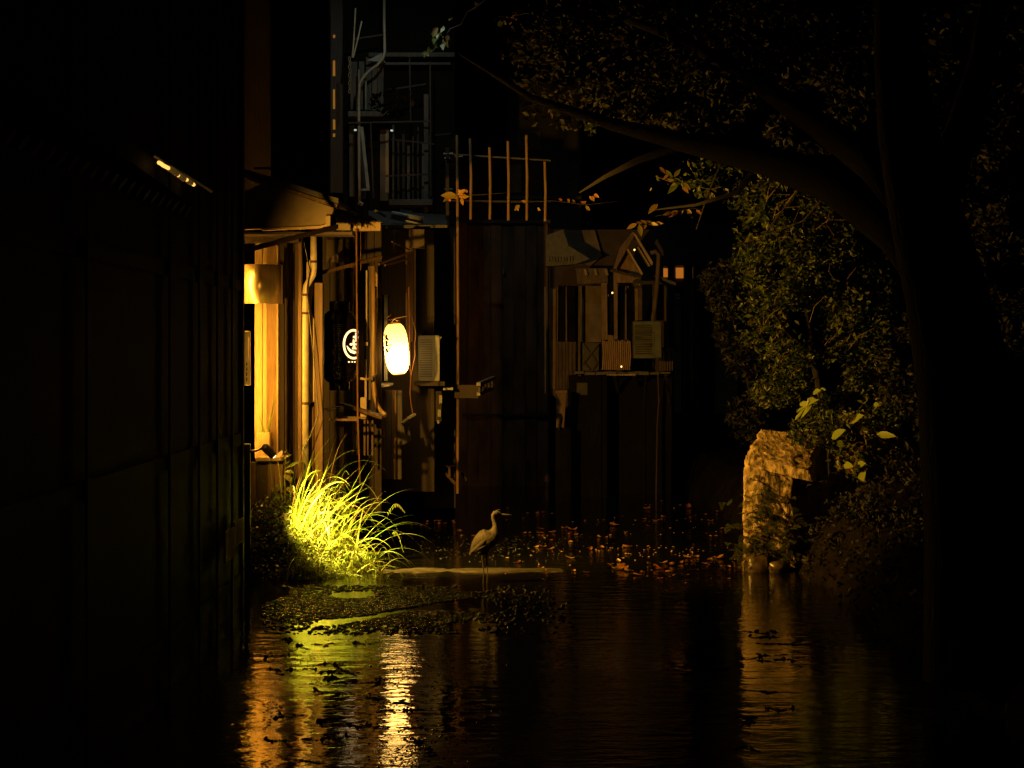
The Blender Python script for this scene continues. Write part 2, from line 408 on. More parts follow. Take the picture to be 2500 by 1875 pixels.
# rope light high on the wall
rl = thing('rope_light', (XN + 0.12, 18.6, 4.69), 'dim amber segmented rope light slanting high on the dark left wall', 'rope light')
segs = [(388, 397, 395, 401, 1), (397, 403, 411, 410.5, 1), (413, 411, 424, 418, 0), (425, 419, 431.5, 424, 0), (432, 424.5, 435, 428, 1), (437, 428, 449, 436.5, 0), (450, 437, 456, 439, 1), (459, 441, 466, 446, 0), (467, 446, 473, 451, 1)]
for i, (a, b_, c, d, hot) in enumerate(segs):
    Y0 = (XN + 0.12) * FPX / (a - 1250); Y1 = (XN + 0.12) * FPX / (c - 1250)
    MB().tube([(XN + 0.12, Y0, at(a, b_, Y0).z), (XN + 0.12, Y1, at(c, d, Y1).z)], 0.028 if not hot else 0.018, 8).build('segment', M['rope_hot' if hot else 'rope_dim'], rl)
MB().tube([(XN + 0.075, 16.9, 4.71), (XN + 0.075, 20.2, 4.66)], 0.02, 6).build('cable', M['black'], rl)

def lathe(b, c, prof, n, axis=Vector((0, 0, 1)), wob=0.0):
    q = Vector((0, 0, 1)).rotation_difference(axis)
    vs = []; fs = []; m = len(prof)
    for (h, r) in prof:
        for k in range(n):
            t = 2 * math.pi * k / n
            vs.append(c + q @ Vector((r * math.cos(t), r * math.sin(t), h)))
    for i in range(m - 1):
        for k in range(n):
            k2 = (k + 1) % n
            fs.append((i * n + k, i * n + k2, (i + 1) * n + k2, (i + 1) * n + k))
    b.add(vs, fs); return b

# ---- flood lamp bracketed to the far end of the near house (its light is what reaches the right bank)
def spot_can(name, pos, target, length, rad, label, power, color, size, blend, lens_mat=None, cat='spotlight', lrad=0.03):
    pos, target = Vector(pos), Vector(target); d = (target - pos).normalized()
    t = thing(name, pos - d * length, label, cat)
    b = MB()
    b.tube([pos - d * length, pos - d * length * 0.92, pos], [rad * 0.6, rad, rad], 16, caps=False)
    b.tube([pos - d * 0.002, pos - d * length * 0.9], [rad * 0.93, rad * 0.86], 16, caps=False)
    b.tube([pos - d * length * 0.999, pos - d * length], [rad * 0.59, rad * 0.01], 16, caps=False)
    b.build('housing', M['black'], t)
    ld = bpy.data.lights.new(name + '_lamp', 'SPOT')
    ld.energy = power; ld.color = color; ld.spot_size = size; ld.spot_blend = blend; ld.shadow_soft_size = lrad
    lo = bpy.data.objects.new(name + '_lamp', ld); COL.objects.link(lo)
    lo.parent = t; lo.location = (pos + d * 0.05) - t.location
    lo.rotation_euler = d.to_track_quat('-Z', 'Y').to_euler()
    return t, d

fp = Vector((-3.42, 23.4, 3.35))
fl, fd = spot_can('flood_lamp', fp, (2.9, 29.2, 2.2), 0.2, 0.09, 'black flood lamp on the far end of the dark left house', P_FLOOD, (1.0, 0.47, 0.05), R(112), 1.0, lrad=0.06)
MB().tube([fp - fd * 0.2, (-3.6, 23.0, 3.3)], 0.018, 6).build('bracket', M['black'], fl)

# ================================================================== RESTAURANT
rh = thing('restaurant_house', at(740, 1330, 28.5), 'lamplit timber restaurant with shed roof, drainpipe and porch above the grass bank', 'house')
MB().poly([(575, 478), (640, 448), (816, 508), (803, 543), (775, 553), (575, 561)], 27.0, 0.14).build('gable_wall', M['dull_plaster'], rh)
MB().poly([(628, 436), (824, 499), (822, 507), (626, 445)], 26.9, 0.3).build('verge_board', M['wood'], rh)
r0, r1 = at(560, 412, 26.85), at(826, 497, 26.85)
MB().hexa([r0, r1, r1 + Vector((0, 4.5, 0)), r0 + Vector((0, 4.5, 0)), r0 + Vector((0, 0, .07)), r1 + Vector((0, 0, .07)), r1 + Vector((0, 4.5, .07)), r0 + Vector((0, 4.5, .07))]).build('roof', M['tile'], rh)
MB().poly([(640, 558), (783, 551), (800, 546), (800, 550), (785, 557), (640, 563)], 26.96, 0.1).build('lower_trim', M['pale_wood'], rh)
rect_part('rafter_end', M['plaster'], rh, 795, 527, 806, 556, 26.94, 0.2)
rect_part('upper_wall', M['dark_wood'], rh, 560, -240, 803, 470, 31.5, 0.3)
rect_part('upper_post', M['wood'], rh, 672, 390, 680, 432, 27.6, 0.1)
rect_part('upper_rail', M['wood'], rh, 620, 408, 671, 413, 27.7, 0.06)
for x0, x1 in ((487, 503), (509, 524), (530, 540)):
    rect_part('lattice_post', M['wood'], rh, x0, 345 + (x0 - 487) * 0.3, x1, 432 + (x0 - 487) * 0.4, 24.2, 0.08)
# bay with lit board, glass edge, sill
rect_part('bay_board', M['pale_wood'], rh, 622, 594, 640, 1062, 28.0, 0.06)
rect_part('bay_board', M['pale_wood'], rh, 641, 594, 651, 1118, 28.02, 0.05)
rect_part('bay_board', M['wood'], rh, 652, 594, 676, 1118, 28.03, 0.05)  # darker wood carries the fall-off of the tube's light
rect_part('bay_board', M['pale_wood'], rh, 622, 1063, 640, 1118, 28.0, 0.06)
rect_part('mullion', M['pale_wood'], rh, 675.5, 600, 679, 1117, 27.72, 0.2)
rect_part('side_board', M['dark_wood'], rh, 680, 590, 693, 1125, 27.9, 0.1)
rect_part('sill', M['pale_wood'], rh, 624, 1117, 688, 1126, 27.2, 0.75, 0.01)
rect_part('sill_box', M['pale_wood'], rh, 626, 1056, 660, 1116, 27.6, 0.25, 0.01)
rect_part('head_board', M['dark_wood'], rh, 590, 573, 735, 592, 27.78, 0.3)
rect_part('tube_baffle', M['dark_wood'], rh, 540, 566, 860, 572, 27.16, 0.6)  # added board, keeps the tube's light off the gable
rect_part('skirt_board', M['wood'], rh, 600, 1128, 625, 1290, 27.3, 0.08)
rect_part('skirt_board', M['dark_wood'], rh, 626, 1128, 652, 1290, 27.33, 0.08)
rect_part('skirt_board', M['wood'], rh, 653, 1128, 690, 1290, 27.31, 0.08)
# plank wall between bay and posts
for i, x in enumerate(range(692, 734, 14)):
    rect_part('plank', M['wood'], rh, x, 560, x + 13, 1260, 28.9 + 0.012 * (i % 2), 0.05)
rect_part('edge_post', M['wood'], rh, 727.5, 573, 737, 1215, 27.78, 0.16, 0.008)
rect_part('plaster_strip', M['cream'], rh, 748, 640, 754, 1000, 28.03, 0.05)
MB().poly([(755, 634), (760, 640), (767, 655), (766, 672), (763, 690), (764, 716), (760, 730), (759, 752), (762, 770), (767, 780), (767, 980), (757, 985), (755, 990)], 28.0, 0.06).build('plaster_strip', M['cream'], rh)
rect_part('timber_post', M['wood'], rh, 767.5, 690, 788, 1240, 27.9, 0.2, 0.01)
rect_part('timber_post', M['wood'], rh, 755.5, 992, 766, 1240, 27.95, 0.12, 0.01)
# porch dark back wall of planks
for i, x in enumerate(range(788, 930, 18)):
    rect_part('plank', M['dark_wood'], rh, x, 556, x + 16.6, 1255, 31.0 + 0.015 * (i % 2), 0.06)
rect_part('back_panel', M['dull_plaster'], rh, 797, 585, 838, 640, 30.9, 0.05)
MB().poly([(806, 630), (822, 619), (840, 636), (832, 642), (800, 640)], 30.2, 0.05).build('paper_scrap', M['plaster'], rh)
# drainpipe
dp = MB().tube([at(766, 575, 27.72), at(766, 655, 27.72), at(764, 672, 27.72), at(755, 686, 27.72), at(748, 698, 27.72), at(746, 715, 27.72), at(746, 760, 27.72), at(746, 1172, 27.72)], 0.047, 12).build('drainpipe', M['pvc'], rh, smooth=True)
for x, y in ((766, 639), (746, 765), (746, 985), (746, 720)):
    MB().tube([at(x, y - 3, 27.72), at(x, y + 3, 27.72)], 0.053, 12).build('pipe_collar', M['dark_wood'], dp)
MB().tube([at(741 + 3.5 * math.sin(t), 1150 + 22 * math.cos(t), 27.62) for t in [k * 0.5 for k in range(14)]], 0.008, 5).build('cable_loop', M['black'], rh)
MB().tube([at(742, 590, 27.62), at(752, 640, 27.62), at(758, 660, 27.62), at(750, 700, 27.62), at(756, 780, 27.62), at(765, 860, 27.62), at(772, 950, 27.62), at(778, 1010, 27.62), at(760, 1060, 27.62), at(742, 1095, 27.62)], 0.008, 5).build('cable', M['black'], rh)
# end boards under the eave
rect_part('fascia_board', M['plaster'], rh, 820, 530, 856, 562, 28.6, 0.08, 0.006)
rect_part('fascia_board', M['pale_wood'], rh, 862, 540, 929, 564, 29.0, 0.09, 0.006)
for x0 in (862, 873):
    rect_part('insulator', M['cream'], rh, x0, 551, x0 + 8, 558, 28.8, 0.07)
# straw under the roof edge
tb = MB(); lr = random.Random(3)
for k in range(260):
    x = lr.uniform(818, 902); y = 520 + (x - 818) * 0.2 + lr.uniform(-3, 6)
    p = at(x, y, 28.3 + lr.uniform(0, 0.4)); q = p + Vector((lr.uniform(-.04, .12), lr.uniform(-.08, .03), -lr.uniform(.03, .12)))
    tb.bar(p, q, 0.006)
tag(tb.build('straw_fringe', M['thatch'], rh), kind='stuff')
MB().poly([(815, 512), (905, 528), (930, 541), (815, 532)], 28.75, 0.5).build('eave_edge', M['thatch'], rh)
# second porch rail group
MB().bar(at(593, 613, 24.3), at(822, 553, 26.8), 0.05, 0.06).build('awning_rod', M['dark_wood'], rh)
MB().bar(at(776, 668, 28.4), at(930, 628, 29.4), 0.05, 0.05).build('awning_rod', M['wood'], rh)
MB().bar(at(925, 645, 30.0), at(1005, 615, 31.0), 0.03, 0.03).build('awning_rod', M['wood'], rh)
MB().bar(at(940, 648, 30.1), at(1003, 630, 31.0), 0.025, 0.03).build('awning_rod', M['wood'], rh)
MB().bar(at(957, 590, 30.2), at(1000, 610, 31.0), 0.02, 0.02).build('awning_rod', M['wood'], rh)
# poles and bars of the porch
MB().tube([at(870, 558, 28.9), at(873.5, 1020, 28.9), at(879, 1180, 28.9)], 0.0135, 8).build('porch_pole', M['rust'], rh)
MB().tube([at(882, 560, 29.2), at(882, 660, 29.2)], 0.014, 6).build('porch_pole', M['rust'], rh)
rect_part('porch_slat', M['pale_wood'], rh, 857, 655, 862, 790, 30.3, 0.05)
rect_part('porch_slat', M['pale_wood'], rh, 855, 652, 863, 668, 30.25, 0.08)
rect_part('porch_slat', M['cream'], rh, 893.5, 660, 897, 830, 30.2, 0.04)
rect_part('porch_slat', M['cream'], rh, 890, 878, 894.5, 971, 30.15, 0.04)
rect_part('porch_slat', M['grey_wood'], rh, 899, 650, 905, 980, 30.3, 0.06)
rect_part('bracket_block', M['cream'], rh, 889, 835, 897.5, 844, 30.1, 0.06)
rect_part('shelf_box', M['cream'], rh, 880, 970, 895, 1018, 29.9, 0.12, 0.006)
MB().tube([at(911, 650, 30.0), at(912, 800, 30.0), at(911, 930, 30.0), at(914, 965, 30.0), at(921, 990, 30.0), at(930, 1004, 30.0), at(941, 1012, 29.9)], [.037, .037, .037, .037, .035, .033, .03], 12).build('bent_pipe', M['bamboo'], rh, smooth=True)
MB().tube([at(918, 700, 30.05), at(918.5, 912, 30.05), at(913, 919, 29.9), at(903, 925, 29.75), at(893, 926, 29.65), at(880, 924, 29.6)], 0.018, 8).build('thin_pipe', M['cream'], rh, smooth=True)
MB().poly([(917, 664), (923, 672), (928, 690), (930, 712), (930, 727), (917, 727)], 30.4, 0.03).build('leaf_panel', M['pale_wood'], rh)
# shelf under the black lantern
MB().bar(at(800, 1024, 29.1), at(880, 1025, 29.0), 0.05, 0.035).build('shelf_bar', M['wood'], rh)
MB().bar(at(820, 1018, 29.5), at(898, 1021, 29.4), 0.05, 0.035).build('shelf_bar', M['wood'], rh)
MB().bar(at(832, 985, 30.3), at(936, 1017, 29.2), 0.10, 0.03).build('shelf_board', M['dark_wood'], rh)
MB().bar(at(850, 992, 30.0), at(930, 1020, 29.1), 0.03, 0.04).build('shelf_board', M['wood'], rh)
MB().bar(at(788, 1003, 29.6), at(826, 994, 30.4), 0.12, 0.03).build('shelf_board', M['wood'], rh)
for x in (861, 871, 890, 898, 909):
    rect_part('shelf_strut', M['wood'], rh, x - 2, 1026, x + 2, 1112, 30.0 + 0.03 * (x % 3), 0.04)
rect_part('window_frame', M['grey_metal'], rh, 920, 720, 929, 925, 31.6, 0.06)
rect_part('window_frame', M['grey_metal'], rh, 938, 720, 946, 930, 31.6, 0.06)
rect_part('window_pane', M['glass_dark'], rh, 929.5, 720, 950, 928, 31.66, 0.02)
MB().hexa([at(917, 948, 31.2), at(960, 941, 31.2), at(960, 938, 31.7), at(917, 938, 31.7), at(917, 944, 31.2), at(960, 937, 31.2), at(960, 934, 31.7), at(917, 934, 31.7)]).build('window_sill', M['ac_paint'], rh)
for i, x in enumerate((930, 943, 956, 970)):
    rect_part('column_board', M['grey_wood' if i % 2 else 'wood'], rh, x, 952, x + 12, 1170, 31.9 + 0.02 * (i % 2), 0.1)
rect_part('column', M['wood'], rh, 990, 585, 1010, 835, 32.3, 0.2, 0.01)
rect_part('column', M['dull_plaster'], rh, 998, 560, 1036, 606, 32.2, 0.25)
rect_part('recess_wall', M['dark_wood'], rh, 928, 560, 1060, 1200, 33.2, 0.1)
# plant in the bay
pl = thing('window_plant', at(648, 1056, 27.65), 'thin leaved plant against the lit board in the amber bay', 'plant')
for (x, y), (mx_, my), (ex, ey) in (((652, 1056), (660, 1010), (673, 962)), ((650, 1056), (663, 1030), (674, 985)), ((645, 1056), (638, 1030), (631, 1015)), ((655, 1056), (668, 1000), (668, 930))):
    b = MB(); p0, p1, p2 = at(x, y, 27.62), at(mx_, my, 27.6), at(ex, ey, 27.58)
    pts = [p0 * (1 - t) ** 2 + p1 * 2 * t * (1 - t) + p2 * t * t for t in [k / 7 for k in range(8)]]
    b.tube(pts, [0.012 * (1 - k / 7.5) + .002 for k in range(8)], 5).build('leaf', M['grass'], pl)
# tube lamp that lights the bay from behind the near corner
tl = thing('tube_lamp', at(576, 1100, 27.35), 'long upright amber tube lamp beside the lit bay, behind the dark house corner', 'lamp')
MB().tube([at(576, 1085, 27.35), at(576, 635, 27.35)], 0.03, 10).build('tube', M['tube_light'], tl, smooth=True)
for y in (1090, 630): MB().tube([at(576, y - 5, 27.35), at(576, y + 5, 27.35)], 0.04, 10).build('socket', M['black'], tl)
MB().box((at(564, 0, 27.35).x - 0.2, 27.3, 1.3), (at(564, 0, 27.35).x, 27.9, 4.4)).build('mount_board', M['dark_wood'], tl)
# curved metal hood in front of the bay
hd = thing('metal_hood', at(640, 740, 27.3), 'curved shiny brown metal sleeve wrapped across the amber bay', 'hood')
b = MB(); vs = []; fs = []; n = 28
c = at(640, 692, 27.75)
for k in range(n + 1):
    t = math.pi * k / n
    x = c.x - math.cos(t) * 0.285; y = 27.72 - math.sin(t) * 0.36 * (1 + 0.03 * math.sin(5 * t))
    zt, zb = at(0, 645, 27.4).z, at(0, 741, 27.4).z
    vs += [(x, y, zb), (x, y, zt)]
fs = [(2 * k, 2 * k + 2, 2 * k + 3, 2 * k + 1) for k in range(n)]
b.add(vs, fs); o = b.build('sleeve', M['steel'], hd, smooth=True)
sol = o.modifiers.new('solid', 'SOLIDIFY'); sol.thickness = 0.008
MB().tube([(c.x + 0.287, 27.7, at(0, 645, 27.4).z), (c.x + 0.287, 27.7, at(0, 741, 27.4).z)], 0.012, 8).build('rim', M['steel'], hd)
# small cream device beside the bay
wd = thing('wall_box', at(600, 940, 27.2), 'narrow amber lit wall box with slots left of the bay', 'box')
rect_part('case', M['pvc'], wd, 588, 808, 610, 941, 27.2, 0.12, 0.01)
rect_part('handle', M['steel'], wd, 605.5, 822, 608.5, 880, 27.14, 0.05)
for y in (885, 897, 909, 921): rect_part('slot', M['black'], wd, 601, y, 604, y + 9, 27.19, 0.02)

# spotlight on the grass
sp0 = at(667, 1111.5, 25.6)
axis_end = at(850, 1285, 26.4)
st, sdv = spot_can('grass_spotlight', sp0, axis_end, 0.2, 0.055, 'black can spotlight tilted down towards the bright grass', P_SPOT, (1.0, 0.68, 0.1), R(72), 0.75, lrad=0.02)
MB().tube([sp0 - sdv * 0.18, at(625, 1101, 25.6), at(606, 1101, 25.62)], 0.016, 8).build('bracket', M['black'], st)
rect_part('mount_post', M['black'], st, 596, 1084, 610, 1380, 25.6, 0.08)
lathe(MB(), sp0 - sdv * .01, [(0, .046), (.018, .04), (.034, .024), (.04, .001)], 16, sdv).build('lens', M['hot_lens'], st, smooth=True)
MB().poly([(672, 1116), (678, 1107), (688, 1099), (690.5, 1104), (687, 1113), (676, 1118)], 25.75, 0.012).build('glare_flap', M['cream'], st)

# ---- lanterns
def lan_r(u, R0, p=3.2):     # radius of a paper lantern at u in 0..1
    s = abs(2 * u - 1)
    return R0 * (0.42 + 0.58 * max(0.0, 1 - s ** p) ** 0.62)

# white lantern
LB, LT = at(974, 913, 31.0), at(962, 790, 31.0)
wl = thing('paper_lantern', LB, 'glowing white paper lantern with brush lettering hanging over the canal', 'lantern')
ax = (LT - LB).normalized(); LH = (LT - LB).length; LR = 0.192
prof = []
for i in range(81):
    u = i / 80; prof.append((u * LH, lan_r(u, LR) * (1.0 + 0.012 * math.cos(u * 75))))
lathe(MB(), LB, prof, 40, ax).build('paper_shade', M['lantern_paper'], wl, smooth=True)
qa = Vector((0, 0, 1)).rotation_difference(ax)
lathe(MB(), LB, [(LH - .005, 0.095), (LH + 0.02, 0.095), (LH + 0.02, 0.07), (LH - .005, 0.07)], 24, ax).build('top_ring', M['bamboo'], wl)
lathe(MB(), LB, [(.005, 0.085), (-0.015, 0.085), (-0.015, 0.02), (.0, 0.02)], 24, ax).build('bottom_ring', M['pale_wood'], wl)
MB().tube([LB + ax * (LH - .03), LB + ax * (LH - .2)], 0.012, 6).build('lamp_stem', M['black'], wl)
MB().bar(at(948, 781, 31.0), at(993, 772, 30.9), 0.014).build('hanger_stick', M['bamboo'], wl)
MB().bar(at(944, 776, 31.1), at(955, 768, 31.2), 0.014).build('hanger_stick', M['bamboo'], wl)
MB().tube([at(954, 789, 31), at(961, 781, 31), at(964, 779, 31), at(968, 783, 31), at(974, 782, 31)], 0.006, 5).build('hook_wire', M['bamboo'], wl)
MB().poly([(941, 788), (945, 784.5), (952, 785), (954, 788), (950, 790), (942, 790)], 30.95, 0.03).build('name_tag', M['bamboo'], wl)
# brush strokes: outlines in photo pixels laid on the round shade
def on_lantern(px, py, off=0.004):
    p = at(px, py, 31.0)
    h = (p - LB).dot(ax); u = min(0.99, max(0.01, h / LH)); r = lan_r(u, LR) + off
    cpt = LB + ax * h; dx = p.x - cpt.x
    dx = max(-r * 0.985, min(r * 0.985, dx))
    return Vector((p.x if abs(p.x - cpt.x) < r * .985 else cpt.x + dx, cpt.y - math.sqrt(max(0, r * r - dx * dx)), p.z))
def stroke(pts, wd_, parent, mat, fn, name='brush_stroke'):
    b = MB(); ps = [];
    m = len(pts)
    L, Rr = [], []
    for i, (x, y) in enumerate(pts):
        x0, y0 = pts[max(0, i - 1)]; x1, y1 = pts[min(m - 1, i + 1)]
        dx, dy = x1 - x0, y1 - y0; l = math.hypot(dx, dy) or 1
        ww = wd_[i] if hasattr(wd_, '__len__') else wd_
        L.append(fn(x - dy / l * ww / 2, y + dx / l * ww / 2)); Rr.append(fn(x + dy / l * ww / 2, y - dx / l * ww / 2))
    b.add(L + Rr, [(i, i + 1, m + i + 1, m + i) for i in range(m - 1)])
    return b.build(name, mat, parent)
S = lambda pts, wd_: stroke([(930.5 + x * 1.12 / 9.22, 750 + y / 9.22) for x, y in pts], [q * 1.75 / 9.22 for q in wd_], wl, M['ink'], on_lantern)
S([(78, 590), (84, 650), (90, 690)], [8, 18, 8])
S([(118, 620), (122, 660), (112, 700), (96, 745)], [22, 26, 22, 14])
S([(112, 690), (140, 715), (162, 748)], [16, 30, 20])
S([(92, 790), (108, 772), (128, 780), (146, 805)], [14, 26, 30, 12])
S([(124, 760), (118, 810), (114, 850)], [20, 36, 22])
S([(96, 880), (130, 862), (180, 852), (228, 846)], [26, 22, 14, 22])
S([(152, 905), (154, 938)], [10, 16]); S([(182, 900), (186, 940)], [10, 18])
S([(112, 915), (120, 960), (140, 1000), (160, 985)], [10, 34, 50, 20])
S([(112, 1030), (122, 1060), (140, 1078)], [8, 14, 12])
S([(142, 1110), (146, 1155)], [6, 9])
S([(148, 1215), (158, 1245), (176, 1262)], [10, 22, 10])
S([(250, 1175), (262, 1195)], [6, 10])
# wires beside it
wr = thing('hanging_wires', at(1003, 1000, 30.9), 'two thin orange wires hanging right of the glowing white lantern', 'wire')
MB().tube([at(998, 700, 30.9), at(999, 760, 30.9), at(1000.5, 850, 30.9), at(1002, 905, 30.9), at(1003, 925, 30.9), at(1001, 960, 30.9), at(1004, 990, 30.95), at(1008, 1010, 31.0)], 0.0085, 6).build('wire', M['wire'], wr)
MB().tube([at(1001, 765, 31.0), at(1012, 795, 31.0), at(1015, 815, 31.0), at(1013, 840, 31.0), at(1013.5, 868, 31.0), at(1009, 890, 31.0), at(1004, 915, 31.0), at(1002, 932, 30.9)], 0.0065, 6).build('wire', M['wire'], wr)

# black lantern
Yb = 29.6
BB, BT = at(829, 952, Yb), at(829, 737, Yb)
bl = thing('black_lantern', BB, 'large black ribbed lantern with a glowing round white crest', 'lantern')
BH = (BT - BB).length; BR = 0.282
def blr(u):
    if u < 0.085: return 0.155
    if u > 0.9: return 0.145
    s = abs(2 * (u - 0.085) / 0.815 - 1)
    return BR * (0.52 + 0.48 * max(0.0, 1 - s ** 4.5) ** 0.55)
prof = [(u * BH, blr(u) * (1 + 0.010 * math.cos(u * 260))) for u in [i / 240 for i in range(241)]]
lathe(MB(), BB, prof, 44).build('shade', M['lacquer'], bl, smooth=False)
lathe(MB(), BB, [(0.9 * BH, .15), (BH, .155), (BH + .01, .13), (BH + .005, .02)], 24).build('top_cap', M['lacquer'], bl)
lathe(MB(), BB, [(0.0, .02), (-0.005, .15), (.08 * BH, .158)], 24).build('bottom_cap', M['lacquer'], bl)
MB().tube([BB + Vector((0, 0, BH)), BB + Vector((.03, 0, BH + .1)), BB + Vector((-.03, 0, BH + .2)), BB + Vector((0, 0, BH + 1.3))], 0.007, 5).build('hook_wire', M['black'], bl)
def on_black(px, py, off=0.006):
    p = at(px, py, Yb); u = (p.z - BB.z) / BH; r = blr(min(.89, max(.09, u))) + off
    dx = p.x - BB.x; dx = max(-r * .995, min(r * .995, dx))
    return Vector((BB.x + dx, Yb - math.sqrt(max(0, r * r - dx * dx)), p.z))
# crest (photo pixels)
ring = []
for k in range(41):
    t = 2 * math.pi * k / 40
    x = 866 + 22.5 * math.cos(t); y = 840.5 - 34 * math.sin(t)
    ring.append((min(x, 880.5), y))
stroke(ring, [5.0 * (1 if x < 878 else 0.6) for x, y in ring], bl, M['emblem'], on_black, 'crest_ring')
E = lambda pts, wd_: stroke([(830 + x / 11.06, 780 + y / 11.06) for x, y in pts], [q * .66 / 11.06 for q in wd_], bl, M['emblem'], on_black, 'crest_stroke')
E([(455, 350), (455, 420), (455, 600)], [40, 60, 60])
E([(380, 475), (410, 475), (500, 478), (540, 478)], [60, 95, 95, 60])
E([(395, 540), (395, 600), (410, 800)], [40, 70, 90])
E([(300, 670), (330, 672), (470, 672)], [50, 100, 100])
E([(225, 710), (270, 790), (330, 860), (420, 890), (500, 890)], [20, 75, 110, 120, 110])
E([(510, 590), (520, 680), (515, 800)], [20, 60, 40])
E([(360, 780), (470, 790)], [70, 70])
for x, s in ((280, 46), (362, 34), (426, 34), (525, 34)):
    E([(x - s / 2, 1145), (x + s / 2, 1143)], [46, 44])
# seam of lacing on the left of the lantern
for k in range(34):
    u = 0.86 - k * 0.022; z = BB.z + u * BH
    r = blr(u) + .006; a0 = R(262)
    p = Vector((BB.x + r * math.cos(a0), Yb + r * math.sin(a0), z))
    MB().box((p.x - .012, p.y - .012, z - .005), (p.x + .012, p.y + .006, z + .006)).build('lace', M['steel'], bl)

# ================================================================== MIDDLE: air conditioner, shelves, roof scraps, tall house
mh = thing('back_house', at(1040, 1230, 34.5), 'dark narrow house front with shelves behind the lanterns', 'house')
rect_part('wall', M['dark_wood'], mh, 1036, 555, 1112, 1240, 34.6, 0.3)
MB().hexa([at(900, 558, 32.6), at(1092, 556, 32.6), at(1092, 530, 35.5), at(900, 520, 35.5), at(900, 550, 32.6), at(1092, 549, 32.6), at(1092, 524, 35.5), at(900, 514, 35.5)]).build('roof', M['tile'], mh)
rect_part('shelf', M['dark_wood'], mh, 1010, 932, 1085, 942, 32.6, 0.7)
rect_part('shelf_edge', M['grey_metal'], mh, 1082, 946, 1106, 952, 33.0, 0.12)
rect_part('ledge_box', M['dark_wood'], mh, 1110, 940, 1168, 972, 33.4, 0.6)
MB().bar(at(1168, 938, 33.3), at(1206, 922, 34.6), 0.07, 0.06).build('ledge_rail', M['ac_paint'], mh)
MB().bar(at(1168, 962, 33.3), at(1202, 948, 34.6), 0.06, 0.05).build('ledge_rail', M['ac_paint'], mh)
for k in range(5):
    f = k / 4; MB().bar(at(1170 + 32 * f, 944 - 13 * f, 33.35 + 1.2 * f), at(1170 + 32 * f, 957 - 11 * f, 33.35 + 1.2 * f), 0.03).build('ledge_baluster', M['grey_wood'], mh)
for (x0, y0, x1, y1) in ((1072, 965, 1079, 985), (1069, 1000, 1076, 1018), (1067, 1026, 1072, 1034)):
    rect_part('pale_post', M['ac_paint'], mh, x0, y0, x1, y1, 33.2, 0.08)
rect_part('crate_wall', M['dark_wood'], mh, 1010, 955, 1078, 1030, 33.3, 0.3)
MB().bar(at(982, 1034, 31.5), at(992, 1024, 31.6), 0.05, 0.03).build('loose_slat', M['ac_paint'], mh)
MB().bar(at(996, 1021, 31.6), at(1013, 1011, 31.7), 0.06, 0.03).build('loose_slat', M['ac_paint'], mh)
MB().poly([(972, 1042), (985, 1040), (988, 1058), (994, 1062), (998, 1040), (1003, 1068), (1005, 1076), (985, 1086), (970, 1092), (972, 1080), (982, 1074), (976, 1062)], 31.8, 0.03).build('torn_sheet', M['grey_wood'], mh)
rect_part('bracket_post', M['wood'], mh, 1094, 1138, 1100, 1165, 34.0, 0.1)
MB().bar(at(1072, 1141, 34.0), at(1112, 1182, 34.1), 0.05).build('brace', M['wood'], mh)
MB().bar(at(1050, 1139, 34.0), at(1118, 1137, 34.1), 0.04).build('bracket_beam', M['wood'], mh)
MB().bar(at(1125, 1152, 34.0), at(1138, 1172, 34.1), 0.04).build('brace', M['grey_wood'], mh)
# sheets lying on that roof
sh = thing('roof_sheets', at(990, 545, 33.2), 'pale grey rolled sheets lying on the small roof above the lanterns', 'sheet')
MB().tube([at(956, 522, 33.0), at(1034, 537, 33.0)], 0.055, 10).build('roll', M['ac_paint'], sh, smooth=True)
MB().bar(at(954, 532, 32.8), at(1027, 547, 32.8), 0.12, 0.03).build('sheet', M['ac_paint'], sh)
MB().bar(at(915, 514, 32.9), at(942, 529, 32.9), 0.14, 0.04).build('sheet', M['grey_metal'], sh)
MB().bar(at(977, 514, 33.6), at(1006, 519, 33.6), 0.14, 0.05).build('sheet', M['grey_metal'], sh)
MB().tube([at(875, 493, 32.9), at(886, 500, 32.9)], 0.03, 8).build('stub', M['ac_paint'], sh)

def ac_unit(name, px0, py0, px1, py1, Y, label, mt='ac_paint'):
    t = thing(name, at((px0 + px1) / 2, py1, Y), label, 'air conditioner')
    rect_part('case', M[mt], t, px0, py0, px1, py1, Y, 0.35, 0.012)
    w_ = px1 - px0
    rect_part('side_panel', M[mt], t, px0 + w_ * .78, py0 + 3, px1 + 2, py1 - 1, Y - 0.025, 0.03, 0.005)
    n_ = 17
    for k in range(n_):
        y = py0 + 12 + (py1 - py0 - 24) * k / (n_ - 1)
        rect_part('grille_slat', M['black'], t, px0 + 4, y - 1.4, px0 + w_ * .7, y + 1.2, Y - 0.012, 0.02)
    return t
ac = ac_unit('air_conditioner', 1020, 818, 1071, 931, 32.7, 'cream air conditioner on a shelf right of the white lantern')
MB().tube([at(1074, 824, 32.65), at(1077, 826, 32.65)], 0.03, 8).build('valve', M['ac_paint'], ac)

